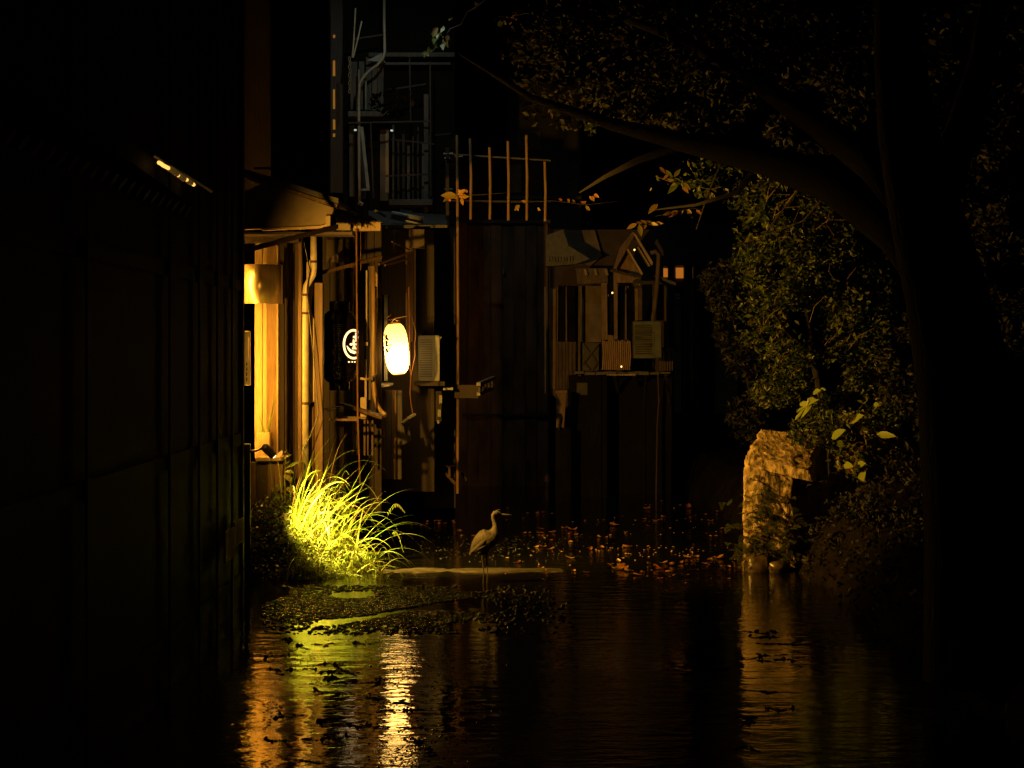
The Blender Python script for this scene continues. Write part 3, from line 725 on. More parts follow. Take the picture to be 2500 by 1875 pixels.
# tall house with cool light
th = thing('tall_house', at(970, 560, 38.0), 'tall upper storeys with grey panels and drainpipes lit by a cool lamp', 'house')
rect_part('wall', M['unlit_wood'], th, 838, -220, 1110, 560, 38.4, 0.3)
rect_part('side_wall', M['dark_wood'], th, 770, -220, 836, 470, 37.6, 0.3)
for x0, x1, y0, y1 in ((856, 872, 150, 268), (876, 889, 150, 268), (893, 907, 140, 268), (909, 921, 140, 270), (922, 936, 140, 270)):
    rect_part('shutter_panel', M['grey_wood'], th, x0, y0, x1, y1, 38.2, 0.1)
rect_part('ledge', M['grey_wood'], th, 850, 271, 948, 284, 37.6, 0.8)
rect_part('upper_eave', M['grey_wood'], th, 900, 128, 1110, 138, 38.1, 0.3)
rect_part('upper_beam', M['grey_wood'], th, 940, 152, 1100, 158, 38.1, 0.2)
MB().poly([(895, 148), (935, 128), (940, 152)], 37.9, 0.1).build('bracket', M['ac_paint'], th)
for x0, x1, y0, y1, mt in ((853, 866, 305, 480, 'grey_wood'), (880, 893, 310, 485, 'dark_wood'), (928, 948, 316, 490, 'dull_plaster'), (941, 949, 318, 470, 'pale_wood')):
    rect_part('panel', M[mt], th, x0, y0, x1, y1, 38.2 - 0.02 * (x0 % 3), 0.1)
for (x0, y0, x1, y1) in ((850, 300, 1050, 296), (955, 340, 1060, 352), (945, 220, 1040, 205), (1050, 150, 1052, 480), (1000, 140, 1003, 300), (860, 96, 940, 84), (1062, 330, 1100, 326), (905, 300, 912, 484), (940, 430, 1050, 425)):
    MB().bar(at(x0, y0, 37.5), at(x1, y1, 37.6), .03).build('batten', M['dark_wood'], th)
for k, x in enumerate(range(958, 1052, 12)):
    rect_part('slat', M['dark_wood' if k % 3 else 'grey_wood'], th, x, 305 + (k * 37 % 60), x + 4 + k % 4, 486, 37.9 + .03 * (k % 2), 0.08)
rect_part('balcony_floor', M['grey_wood'], th, 950, 486, 1056, 500, 37.3, 0.8)
MB().tube([at(938, -40, 37.6), at(938, 60, 37.6), at(939.5, 125, 37.6), at(935, 142, 37.6), at(922, 158, 37.6), at(905, 170, 37.6), at(890, 184, 37.6), at(878, 203, 37.6), at(876, 240, 37.6), at(877, 420, 37.6), at(878, 500, 37.6)], 0.028, 10).build('drainpipe', M['pvc'], th, smooth=True)
MB().tube([at(893, 188, 37.9), at(893, 268, 37.9)], 0.02, 8).build('thin_pipe', M['ac_paint'], th)
MB().tube([at(876, 170, 37.9), at(876, 215, 37.9)], 0.016, 8).build('thin_pipe', M['ac_paint'], th)
MB().bar(at(883, 310, 37.6), at(899, 462, 37.5), 0.06).build('leaning_plank', M['ac_paint'], th)
MB().bar(at(881, 464, 37.4), at(902, 463, 37.4), 0.12, 0.04).build('plank', M['ac_paint'], th)
for x, y in ((864, 315), (953, 316)):
    rect_part('fluorescent_cover', M['white_bulb'], th, x, y, x + 6, y + 4, 37.7, 0.05)
rect_part('column', M['grey_wood'], th, 1035, 230, 1046, 520, 37.8, 0.12)
for a, b_, c_, d_ in ((1082, 373, 1106, 377), (1085, 384, 1098, 388), (1110, 378, 1130, 382), (1085, 460, 1105, 463)):
    rect_part('rail', M['ac_paint'], th, a, b_, c_, d_, 37.9, 0.05)
# hanging cords on the tall house
cd = thing('light_cords', at(864, 240, 36.6), 'pale hanging cords and chain shining in the cool light at the top', 'cord')
MB().tube([at(868, 20, 36.6), at(866, 60, 36.6), at(863, 110, 36.6), at(860, 140, 36.6)], 0.014, 6).build('cord', M['cream'], cd)
MB().tube([at(883, 52, 36.6), at(876, 85, 36.6), at(868, 118, 36.6), at(862, 141, 36.6)], 0.014, 6).build('cord', M['cream'], cd)
for k in range(9):
    p = at(853 + (k % 2) * 1.5, 143 + k * 10, 36.6)
    MB().tube([p + Vector((0.018 * math.cos(t), 0, 0.04 * math.sin(t))) for t in [j * math.pi / 4 for j in range(9)]], 0.006, 5, False).build('chain_link', M['pale_wood'], cd)
# glowing strips stand in for amber light on the wall edge
for y0, y1 in ((85, 92), (148, 185), (218, 266), (292, 316), (326, 334)):
    rect_part('edge_glow_strip', M['edge_glow'], th, 813, y0, 818, y1, 37.58, 0.02)
MB().poly([(760, 52), (766, 48), (772, 50), (778, 57), (770, 60)], 36.8, 0.05).build('lamp_cover', M['red_bulb'], th)
# cool lamp on an arm from the tall house, above the frame
cl_p = at(985, -150, 32.6)
cl = thing('arm_lamp', cl_p, 'cool white shaded lamp on an arm from the tall house', 'lamp')
lathe(MB(), cl_p, [(0.05, 0.2), (0.16, 0.12), (0.26, 0.05), (0.3, 0.03), (0.27, 0.02), (0.15, 0.10), (0.05, 0.19)], 20).build('lamp_shade', M['black'], cl)
lathe(MB(), cl_p, [(0.06, 0.001), (0.07, 0.04), (0.12, 0.05), (0.18, 0.001)], 12).build('bulb', M['cool_bulb'], cl)
MB().tube([cl_p + Vector((0, 0, .28)), cl_p + Vector((0, .3, .45)), cl_p + Vector((0, 38.4 - cl_p.y, .5))], 0.025, 8).build('arm', M['black'], cl)
ld = bpy.data.lights.new('arm_lamp_light', 'SPOT'); ld.energy = P_COOL; ld.color = (0.86, 1.0, 0.84); ld.shadow_soft_size = 0.05
ld.spot_size = R(112); ld.spot_blend = 0.6
lo = bpy.data.objects.new('arm_lamp_light', ld); COL.objects.link(lo); lo.parent = cl; lo.location = (0, 0, 0.03)
lo.rotation_euler = Vector((-0.22, 0.62, -0.72)).to_track_quat('-Z', 'Y').to_euler()

# ================================================================== BOARD WALL WITH POLES
bw = thing('board_wall', at(1225, 1225, 42.70), 'tall dark wall of vertical boards in the middle below a row of poles', 'wall')
xs = [1112, 1141, 1169, 1199, 1226, 1254, 1283, 1311, 1338]
for i in range(8):
    rect_part('plank', M['board'], bw, xs[i] + .2, 545 + (i * 13 % 7), xs[i + 1] - .2, 1228, 42.70 + 0.025 * ((i * 5) % 3), 0.08, 0.006)
rect_part('backing', M['dark_wood'], bw, 1110, 556, 1342, 1215, 42.86, 0.06)
rect_part('cap_board', M['dark_wood'], bw, 1108, 536, 1344, 545, 42.60, 0.35)
MB().rect(1128, 1010, 1340, 1016, 42.62, 0.08).build('rail', M['dark_wood'], bw)
# pane glint
rect_part('hook', M['ac_paint'], bw, 1227, 655, 1231, 669, 42.60, 0.06)
dr = thing('pole_rack', at(1096, 556, 33.9), 'row of thin upright bamboo poles tied to rails above the dark board wall', 'pole rack')
rect_part('rack_post', M['dark_wood'], dr, 1088, 360, 1096, 552, 33.9, 0.1)
for x, y0, y1, yb in ((1117, 330, 1205, 33.7), (1149, 338, 536, 33.8), (1196, 360, 536, 33.8), (1241, 345, 538, 33.8), (1286, 330, 538, 33.8), (1331, 395, 540, 33.8)):
    MB().tube([at(x - 1, y0, yb), at(x + 1, (y0 + y1) / 2, yb), at(x, y1, yb)], 0.024, 8).build('pole', M['bamboo'], dr)
MB().tube([at(1088, 376, 33.86), at(1345, 392, 33.86)], 0.016, 6).build('tie_rail', M['grey_wood'], dr)
MB().tube([at(1088, 490, 33.86), at(1345, 492, 33.86)], 0.014, 6).build('tie_rail', M['dark_wood'], dr)
# upper storey behind the poles
uh = thing('upper_storey', at(1240, 540, 47.0), 'dark upper storey behind the row of thin poles', 'house')
rect_part('wall', M['dark_wood'], uh, 1085, 200, 1420, 560, 47.0, 0.3)
for x0, y0, x1, y1 in ((1246, 402, 1274, 470), (1262, 320, 1320, 366), (1225, 300, 1232, 365), (1388, 400, 1412, 478), (1192, 325, 1215, 480)):
    rect_part('panel', M['dull_plaster'], uh, x0, y0, x1, y1, 46.9, 0.08)
rect_part('window_pane', M['glass_dark'], uh, 1205, 405, 1243, 475, 46.9, 0.05)
rect_part('sill', M['grey_wood'], uh, 1190, 478, 1420, 486, 46.6, 0.4)

# ================================================================== FAR HOUSE
JIT[0] = 1.1
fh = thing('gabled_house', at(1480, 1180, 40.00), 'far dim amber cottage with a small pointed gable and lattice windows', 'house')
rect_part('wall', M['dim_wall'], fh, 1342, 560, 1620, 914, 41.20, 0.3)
rect_part('foundation', M['unlit_wood'], fh, 1386, 917, 1640, 1222, 40.4, 0.3)
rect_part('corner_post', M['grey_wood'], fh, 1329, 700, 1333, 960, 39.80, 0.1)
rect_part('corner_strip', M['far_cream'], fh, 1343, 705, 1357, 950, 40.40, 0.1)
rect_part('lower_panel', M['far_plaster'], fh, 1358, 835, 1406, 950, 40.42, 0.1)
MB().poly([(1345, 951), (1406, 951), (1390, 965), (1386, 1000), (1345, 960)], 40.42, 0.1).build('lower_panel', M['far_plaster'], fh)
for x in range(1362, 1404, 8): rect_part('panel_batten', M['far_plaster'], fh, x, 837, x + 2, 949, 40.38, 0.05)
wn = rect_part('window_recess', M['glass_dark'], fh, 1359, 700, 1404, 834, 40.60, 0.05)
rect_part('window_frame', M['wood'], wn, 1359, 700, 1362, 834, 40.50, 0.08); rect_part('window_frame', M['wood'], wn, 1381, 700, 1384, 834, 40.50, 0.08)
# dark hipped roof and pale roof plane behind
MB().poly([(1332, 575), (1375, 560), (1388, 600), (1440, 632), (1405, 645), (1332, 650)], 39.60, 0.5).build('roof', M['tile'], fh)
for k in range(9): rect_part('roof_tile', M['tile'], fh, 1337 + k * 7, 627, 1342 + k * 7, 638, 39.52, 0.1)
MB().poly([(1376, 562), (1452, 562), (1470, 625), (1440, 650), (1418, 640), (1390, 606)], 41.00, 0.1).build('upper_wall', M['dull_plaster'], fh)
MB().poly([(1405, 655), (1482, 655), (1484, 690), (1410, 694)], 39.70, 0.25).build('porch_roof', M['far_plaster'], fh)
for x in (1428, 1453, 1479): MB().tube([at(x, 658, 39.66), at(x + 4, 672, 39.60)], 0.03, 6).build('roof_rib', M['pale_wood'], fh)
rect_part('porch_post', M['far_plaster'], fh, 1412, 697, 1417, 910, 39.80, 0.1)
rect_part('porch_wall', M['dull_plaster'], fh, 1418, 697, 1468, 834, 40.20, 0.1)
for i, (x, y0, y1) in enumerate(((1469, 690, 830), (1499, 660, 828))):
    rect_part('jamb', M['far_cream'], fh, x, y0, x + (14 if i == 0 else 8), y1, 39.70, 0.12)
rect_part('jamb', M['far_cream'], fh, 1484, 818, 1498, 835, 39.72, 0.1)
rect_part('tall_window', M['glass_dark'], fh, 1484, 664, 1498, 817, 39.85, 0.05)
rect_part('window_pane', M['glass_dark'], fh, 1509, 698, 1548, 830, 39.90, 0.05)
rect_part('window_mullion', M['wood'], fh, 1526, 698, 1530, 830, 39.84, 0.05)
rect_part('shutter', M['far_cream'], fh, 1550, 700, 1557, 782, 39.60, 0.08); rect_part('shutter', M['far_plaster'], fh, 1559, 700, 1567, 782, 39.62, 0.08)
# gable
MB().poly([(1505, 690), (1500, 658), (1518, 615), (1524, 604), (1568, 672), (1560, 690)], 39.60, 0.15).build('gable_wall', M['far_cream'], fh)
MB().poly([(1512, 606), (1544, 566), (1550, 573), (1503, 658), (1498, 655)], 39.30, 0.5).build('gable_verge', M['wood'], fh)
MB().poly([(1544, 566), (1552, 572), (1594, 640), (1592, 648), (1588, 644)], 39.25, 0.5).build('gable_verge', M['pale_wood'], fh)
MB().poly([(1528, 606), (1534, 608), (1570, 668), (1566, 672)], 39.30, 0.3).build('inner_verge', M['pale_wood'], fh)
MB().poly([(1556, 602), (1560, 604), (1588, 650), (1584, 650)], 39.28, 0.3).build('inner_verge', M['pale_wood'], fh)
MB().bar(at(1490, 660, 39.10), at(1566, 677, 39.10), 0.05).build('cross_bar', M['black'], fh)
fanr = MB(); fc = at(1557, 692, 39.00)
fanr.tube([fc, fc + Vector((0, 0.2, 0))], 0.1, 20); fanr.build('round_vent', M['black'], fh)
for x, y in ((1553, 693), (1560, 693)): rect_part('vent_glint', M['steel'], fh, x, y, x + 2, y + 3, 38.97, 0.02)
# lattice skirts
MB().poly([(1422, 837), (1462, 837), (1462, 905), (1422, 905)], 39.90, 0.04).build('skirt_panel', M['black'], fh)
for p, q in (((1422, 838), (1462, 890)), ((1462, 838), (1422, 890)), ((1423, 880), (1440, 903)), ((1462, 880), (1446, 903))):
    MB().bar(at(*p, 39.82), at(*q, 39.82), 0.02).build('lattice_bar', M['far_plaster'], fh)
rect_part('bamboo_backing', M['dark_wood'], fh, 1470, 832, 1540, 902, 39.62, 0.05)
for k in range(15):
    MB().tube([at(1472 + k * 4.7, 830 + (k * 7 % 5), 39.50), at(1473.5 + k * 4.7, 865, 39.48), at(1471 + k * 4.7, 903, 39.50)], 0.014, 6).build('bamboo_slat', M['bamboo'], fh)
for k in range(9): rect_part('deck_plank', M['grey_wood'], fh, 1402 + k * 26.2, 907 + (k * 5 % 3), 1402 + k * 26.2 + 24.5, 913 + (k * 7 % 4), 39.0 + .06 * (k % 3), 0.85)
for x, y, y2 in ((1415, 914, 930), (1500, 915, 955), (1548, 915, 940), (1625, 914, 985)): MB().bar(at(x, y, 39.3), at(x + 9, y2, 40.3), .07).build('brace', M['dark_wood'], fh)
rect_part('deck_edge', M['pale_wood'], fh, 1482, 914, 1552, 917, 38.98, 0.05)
rect_part('under_panel', M['unlit_wood'], fh, 1395, 915, 1468, 1222, 39.50, 0.2)
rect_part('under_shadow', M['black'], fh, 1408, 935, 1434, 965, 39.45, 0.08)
MB().tube([at(1578, 905, 39.10), at(1574, 960, 39.10), at(1572, 1010, 39.10), at(1572, 1222, 39.10)], 0.035, 8).build('stilt', M['unlit_wood'], fh)
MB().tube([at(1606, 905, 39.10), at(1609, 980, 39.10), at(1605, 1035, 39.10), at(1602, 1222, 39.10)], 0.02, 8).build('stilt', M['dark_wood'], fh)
rect_part('stilt', M['unlit_wood'], fh, 1470, 918, 1482, 1222, 39.50, 0.15)
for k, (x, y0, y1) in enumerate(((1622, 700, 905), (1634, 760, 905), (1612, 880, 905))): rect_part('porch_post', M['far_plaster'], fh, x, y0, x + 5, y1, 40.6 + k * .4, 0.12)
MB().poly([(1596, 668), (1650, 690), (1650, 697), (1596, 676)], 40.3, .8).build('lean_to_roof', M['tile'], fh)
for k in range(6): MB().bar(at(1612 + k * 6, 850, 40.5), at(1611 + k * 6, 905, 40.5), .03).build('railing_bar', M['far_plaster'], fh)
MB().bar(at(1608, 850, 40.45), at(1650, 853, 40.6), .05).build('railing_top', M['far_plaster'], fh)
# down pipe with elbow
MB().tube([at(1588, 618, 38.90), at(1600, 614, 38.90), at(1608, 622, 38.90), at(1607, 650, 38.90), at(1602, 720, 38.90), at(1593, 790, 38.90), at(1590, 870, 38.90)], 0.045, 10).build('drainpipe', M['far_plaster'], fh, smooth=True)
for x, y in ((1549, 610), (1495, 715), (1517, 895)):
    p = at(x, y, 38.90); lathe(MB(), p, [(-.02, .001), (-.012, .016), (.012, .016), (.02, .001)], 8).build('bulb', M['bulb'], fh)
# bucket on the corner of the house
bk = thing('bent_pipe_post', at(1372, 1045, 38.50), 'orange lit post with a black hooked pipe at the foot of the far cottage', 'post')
MB().poly([(1358, 958), (1382, 958), (1377, 1044), (1358, 1044)], 38.50, 0.2).build('post', M['far_cream'], bk)
MB().tube([at(1359, 1012, 38.40), at(1366, 1011, 38.40), at(1369, 1018, 38.40), at(1366, 1035, 38.40), at(1365, 1050, 38.40)], 0.02, 8).build('hooked_pipe', M['black'], bk)
rect_part('base', M['unlit_wood'], bk, 1356, 1045, 1386, 1238, 38.5, 0.25)
rect_part('cap', M['far_cream'], bk, 1355, 954, 1384, 960, 38.45, 0.3)
ac2 = ac_unit('air_conditioner', 1546, 783, 1612, 875, 38.60, 'dim air conditioner on the deck of the far gabled cottage', 'ac_dark')
lathe(MB(), at(1570, 826, 38.55), [(-.02, .22), (0, .22)], 24, Vector((0, -1, 0))).build('fan_ring', M['black'], ac2)

# farther house with orange lit windows and dark posts
JIT[0] = 0.8
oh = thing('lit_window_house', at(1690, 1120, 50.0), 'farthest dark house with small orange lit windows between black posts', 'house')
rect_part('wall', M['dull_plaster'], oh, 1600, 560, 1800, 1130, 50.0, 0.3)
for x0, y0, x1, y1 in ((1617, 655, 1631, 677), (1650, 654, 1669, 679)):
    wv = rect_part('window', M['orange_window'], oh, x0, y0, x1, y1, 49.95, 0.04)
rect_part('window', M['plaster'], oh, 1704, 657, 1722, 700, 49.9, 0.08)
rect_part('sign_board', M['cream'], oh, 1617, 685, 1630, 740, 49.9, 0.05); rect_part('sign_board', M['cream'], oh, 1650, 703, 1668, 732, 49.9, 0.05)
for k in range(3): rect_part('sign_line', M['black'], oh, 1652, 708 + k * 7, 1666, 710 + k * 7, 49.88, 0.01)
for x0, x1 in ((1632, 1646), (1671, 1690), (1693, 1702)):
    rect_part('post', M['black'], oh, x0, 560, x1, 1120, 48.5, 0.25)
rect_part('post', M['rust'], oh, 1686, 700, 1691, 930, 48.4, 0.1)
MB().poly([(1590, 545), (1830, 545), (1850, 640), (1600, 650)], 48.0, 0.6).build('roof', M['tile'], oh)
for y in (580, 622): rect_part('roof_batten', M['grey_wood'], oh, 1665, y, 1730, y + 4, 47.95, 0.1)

# ================================================================== HERON
def loft(b, secs, n=20):
    vs = []; fs = []
    m = len(secs)
    for i, (c, rx, rz) in enumerate(secs):
        c0 = secs[max(0, i - 1)][0]; c1 = secs[min(m - 1, i + 1)][0]
        d = (c1 - c0).normalized(); s_ = Vector((0, 1, 0)); u_ = s_.cross(d).normalized()
        for k in range(n):
            t = 2 * math.pi * k / n
            vs.append(c + s_ * math.cos(t) * rx + u_ * math.sin(t) * rz)
    for i in range(m - 1):
        for k in range(n):
            k2 = (k + 1) % n; fs.append((i * n + k, i * n + k2, (i + 1) * n + k2, (i + 1) * n + k))
    fs.append(tuple(range(n - 1, -1, -1))); fs.append(tuple((m - 1) * n + k for k in range(n)))
    b.add(vs, fs)

HY = 25.05
hp = lambda x, y, dy=0.0: at(x, y, HY) + Vector((0, dy, 0))
hr = thing('heron', hp(1180, 1424), 'grey heron standing on thin legs in the shallow water facing right', 'heron')
hb = MB()
loft(hb, [(hp(1146, 1356), .008, .006), (hp(1152, 1346), .035, .028), (hp(1160, 1334), .065, .062), (hp(1170, 1325), .088, .10), (hp(1181, 1319), .105, .13),
          (hp(1192, 1315), .108, .135), (hp(1201, 1310), .095, .115), (hp(1207, 1301), .07, .078), (hp(1209, 1292), .048, .05), (hp(1209.5, 1283), .036, .036),
          (hp(1207, 1274), .031, .029), (hp(1204.5, 1266), .030, .027), (hp(1204.5, 1258), .032, .028), (hp(1207.5, 1253), .036, .033), (hp(1213, 1252), .035, .036),
          (hp(1219, 1254), .027, .027), (hp(1224, 1256), .015, .016), (hp(1236, 1256.6), .010, .0105), (hp(1250, 1257), .004, .004)])
for dx, dy in ((0, -0.035), (9, 0.05)):
    hb.tube([hp(1181 + dx, 1338, dy), hp(1178 + dx, 1350, dy), hp(1177.5 + dx, 1364, dy), hp(1179.5 + dx, 1377, dy), hp(1181.5 + dx, 1400, dy), hp(1180 + dx, 1420, dy), hp(1180 + dx, 1431, dy)], [.04, .026, .012, .012, .0085, .0085, .009], 10)
    for a in (-40, 0, 40, 170):
        q = hp(1180 + dx, 1430, dy); hb.tube([q, q + Vector((math.cos(R(a)) * .08, math.sin(R(a)) * .08, -.01))], [.008, .004], 6)
body = hb.build('body', M['heron'], hr, smooth=True)
md = body.modifiers.new('remesh', 'REMESH'); md.mode = 'VOXEL'; md.voxel_size = 0.0055; md.use_smooth_shade = True
sm_ = body.modifiers.new('smooth', 'SMOOTH'); sm_.factor = 0.5; sm_.iterations = 3
def wing(sgn):
    b = MB(); vs = []; fs = []; nu, nv = 22, 10
    for i in range(nu + 1):
        u = i / nu
        cx = 1197 - 51 * u; top = 1297 + 54 * u ** 1.25; bot = 1318 + 38 * u ** 0.9 if u < .75 else 1318 + 38 * .75 ** .9 + (u - .75) * 30
        if u > 0.9: bot = min(bot, 1358)
        bulge = math.sin(math.pi * min(1, 0.16 + u * 0.84)) ** 0.6
        for j in range(nv + 1):
            v = j / nv; y = top + (bot - top) * v + 1.6 * math.sin(v * 12 + u * 9) * u * (v > .3)
            side = 0.014 + 0.105 * bulge * math.sin(math.pi * (0.10 + 0.75 * v)) ** 0.5 * (1 - .35 * u)
            vs.append(hp(cx, y) + Vector((0, sgn * side, 0)))
    for i in range(nu):
        for j in range(nv):
            a = i * (nv + 1) + j; fs.append((a, a + 1, a + nv + 2, a + nv + 1))
    b.add(vs, fs); o = b.build('wing', M['heron_wing'], hr, smooth=True)
    s_ = o.modifiers.new('solid', 'SOLIDIFY'); s_.thickness = 0.012; s_.offset = 0
    return o
wg = wing(-1); wing(1)
for k in range(7):
    u = k / 6
    p = hp(1186 - 10 * u, 1330 + 4 * u, -0.112 + .008 * k); q = hp(1160 - 14 * u + 4, 1341 + 16 * u, -0.085 + .01 * k)
    MB().tube([p, p.lerp(q, .5) + Vector((0, -.012, 0)), q], [.006, .014, .003], 6).build('feather', M['heron_dark' if k % 2 else 'heron_wing'], wg, smooth=True)
MB().tube([hp(1211, 1247.5, -.005), hp(1219, 1244, -.005), hp(1226, 1247.5, -.005)], [.010, .007, .002], 8).build('crest', M['heron_dark'], hr, smooth=True)
MB().tube([hp(1210, 1249.5, -.034), hp(1215, 1251, -.037), hp(1220, 1253, -.026)], [.006, .008, .004], 8).build('eye_stripe', M['heron_dark'], hr, smooth=True)
for s_ in (-1, 1):
    lathe(MB(), hp(1216.5, 1252.6, s_ * .032), [(-.005, .001), (-.003, .005), (.003, .005), (.005, .001)], 10, Vector((0, 1, 0))).build('eye', M['bill'], hr)

# ================================================================== GRASS ON THE LEFT BANK
def blade_mesh(b, base, dirv, length, width, bend, n=9, droop=1.0, twist=0.0):
    # ribbon with a folded midrib; dirv is the start direction; gravity bends it
    p = Vector(base); d = Vector(dirv).normalized(); st = length / n
    rows = []
    side = d.cross(Vector((0, 0, 1)))
    if side.length < 1e-3: side = Vector((1, 0, 0))
    side.normalize()
    side = (Matrix.Rotation(twist, 3, d) @ side)
    for i in range(n + 1):
        t = i / n
        w_ = width * (0.55 + 0.9 * t) if t < 0.35 else width * (0.865) * (1 - ((t - .35) / .65) ** 1.7) + 0.0006
        nrm = side.cross(d).normalized()
        rows.append((p - side * w_ / 2, p - nrm * w_ * 0.14, p + side * w_ / 2))
        g = bend * (0.35 + 1.5 * t) * droop
        d = (d + Vector((0, 0, -1)) * g / n).normalized()
        side = (side - d * side.dot(d)).normalized()
        p = p + d * st
    vs = [q for r in rows for q in r]; fs = []
    for i in range(n):
        a = i * 3; fs += [(a, a + 1, a + 4, a + 3), (a + 1, a + 2, a + 5, a + 4)]
    b.add(vs, fs)

gc = thing('grass_clump', Vector((-2.6, 26.5, 0.3)), 'bright yellow green clump of long arching grass lit by the spotlight', 'grass clump')
gr = random.Random(11)
def mound_pt(px, Y):
    x = (px - 1250) / FPX * Y; return Vector((x, Y, max(0.0, mound_z(x, Y))))
nb = 0
# tall arching blades
for k in range(150):
    px = gr.gauss(780, 58); Y = gr.uniform(25.9, 27.2)
    if px < 700: px = 700 + gr.uniform(0, 40)
    if px > 880: px = gr.uniform(760, 880)
    p = mound_pt(px, Y) - Vector((0, 0, .02))
    az = gr.gauss(-10, 48); el = gr.uniform(48, 84)
    d = Vector((math.cos(R(az)) * math.cos(R(el)), math.sin(R(az)) * math.cos(R(el)), math.sin(R(el))))
    L = gr.choice((gr.uniform(.35, .8), gr.uniform(.7, 1.3), gr.uniform(.8, 1.5)))
    b = MB(); blade_mesh(b, p, d, L, gr.choice((.009, .014, .02, .028)) * gr.uniform(.8, 1.2), gr.uniform(0.5, 3.0), 12, 1.0, gr.uniform(-1, 1)); b.build('blade', M['dry_grass' if k % 6 == 0 else 'grass'], gc, smooth=True)
# few that stand out against the dark
for (px, Y, az, el, L, w_, bend) in ((800, 26.5, 8, 66, 1.75, .026, .45), (820, 26.4, 20, 72, 1.6, .02, .9), (690, 26.6, 10, 84, 0.95, .028, .12), (668, 26.9, 160, 86, .9, .024, .9), (700, 26.6, 30, 80, 1.0, .026, .4), (720, 26.4, 25, 70, 1.0, .03, .5), (745, 26.3, 20, 74, 1.05, .03, .35),
                                     (850, 26.2, 0, 62, 1.5, .018, 1.9), (862, 26.2, -5, 58, 1.45, .018, 2.1), (840, 26.0, -8, 60, 1.5, .02, 1.7), (870, 26.1, 5, 50, 1.3, .018, 2.2), (835, 26.3, 10, 68, 1.55, .02, 1.5), (860, 25.9, -15, 45, 1.2, .02, 2.4), (700, 26.5, 200, 70, .7, .02, 1.2), (690, 26.8, 250, 80, .8, .02, .8)):
    b = MB(); blade_mesh(b, mound_pt(px, Y) - Vector((0, 0, .02)), Vector((math.cos(R(az)) * math.cos(R(el)), math.sin(R(az)) * math.cos(R(el)), math.sin(R(el)))), L, w_, bend, 16, 1.0, gr.uniform(-.4, .4)); b.build('blade', M['grass'], gc, smooth=True)
# hanging mass over the water edge
for k in range(95):
    px = gr.uniform(745, 930); Y = gr.uniform(25.5, 26.3)
    p = mound_pt(px, Y) + Vector((0, 0, gr.uniform(.0, .35)))
    az = gr.gauss(-55, 50); el = gr.uniform(10, 60)
    d = Vector((math.cos(R(az)) * math.cos(R(el)), math.sin(R(az)) * math.cos(R(el)), math.sin(R(el))))
    b = MB(); blade_mesh(b, p, d, gr.uniform(.35, .8), gr.uniform(.012, .022), gr.uniform(2, 4), 9, 1.0, gr.uniform(-.8, .8)); b.build('blade', M['grass'], gc, smooth=True)
# short fine grass, too fine to pick apart
b = MB()
for k in range(4200):
    px = gr.uniform(700, 945); Y = gr.uniform(25.2, 27.0)
    x = (px - 1250) / FPX * Y; z = mound_z(x, Y)
    if z < -0.06: continue
    az = gr.gauss(-40, 70); el = gr.uniform(15, 80)
    d = Vector((math.cos(R(az)) * math.cos(R(el)), math.sin(R(az)) * math.cos(R(el)), math.sin(R(el))))
    blade_mesh(b, (x, Y, max(z, -0.01)), d, gr.uniform(.1, .34), gr.uniform(.007, .016), gr.uniform(.6, 2.6), 4, 1.0, gr.uniform(-1, 1))
tag(b.build('fine_grass', M['grass_low'], gc), kind='stuff')
# seed heads on two arching stems
for (x0, y0, x1, y1, Y) in ((900, 1250, 985, 1245, 26.0), (930, 1300, 982, 1340, 25.9)):
    hb_ = MB()
    for k in range(14):
        t = k / 13; p = at(x0 + (x1 - x0) * (.55 + .45 * t), y0 + (y1 - y0) * t - 18 * math.sin(math.pi * t), Y)
        hb_.tube([p, p + Vector((.012 + .01 * (k % 2), -.01, -.045))], [.005, .002], 5)
    hb_.build('seed_head', M['grass'], gc)

# broad leaved weed by the spotlight
bwd = thing('broad_leaf_weed', at(695, 1290, 26.9), 'broad leaved weed with pale stems growing up to the spotlight', 'plant')
def leaf_shape(b, base, tip, nrm, width, fold=0.15, n=5, curl=0.0):
    base, tip = Vector(base), Vector(tip); ax_ = tip - base; L = ax_.length; a = ax_.normalized()
    s_ = a.cross(Vector(nrm)).normalized(); u_ = s_.cross(a)
    vs = []; fs = []
    for i in range(n + 1):
        t = i / n; w_ = width * math.sin(math.pi * min(1, t ** 0.8)) * 0.5 + .0005
        c_ = base + ax_ * t - u_ * curl * L * t * t
        vs += [c_ - s_ * w_ + u_ * fold * w_, c_, c_ + s_ * w_ + u_ * fold * w_]
    for i in range(n):
        k = i * 3; fs += [(k, k + 1, k + 4, k + 3), (k + 1, k + 2, k + 5, k + 4)]
    b.add(vs, fs)
MB().tube([at(700, 1300, 26.9), at(697, 1230, 26.85), at(694, 1170, 26.8), at(698, 1115, 26.8)], [.012, .01, .008, .005], 6).build('stem', M['grass'], bwd)
for (x0, y0, x1, y1, w_) in ((692, 1146, 743, 1118, .05), (694, 1120, 710, 1108, .06), (697, 1125, 685, 1116, .05), (695, 1152, 717, 1152, .075), (694, 1158, 713, 1176, .10), (690, 1190, 672, 1186, .085), (700, 1190, 722, 1206, .1), (697, 1235, 676, 1225, .11), (698, 1240, 720, 1250, .11), (694, 1136, 704, 1128, .07), (696, 1105, 702, 1098, .05), (690, 1210, 668, 1216, .08)):
    bb = MB(); leaf_shape(bb, at(x0, y0, 26.82), at(x1, y1, 26.72), (0.2, -0.7, 0.7), w_, .25, 6, .1); bb.build('leaf', M['grass'], bwd, smooth=True)

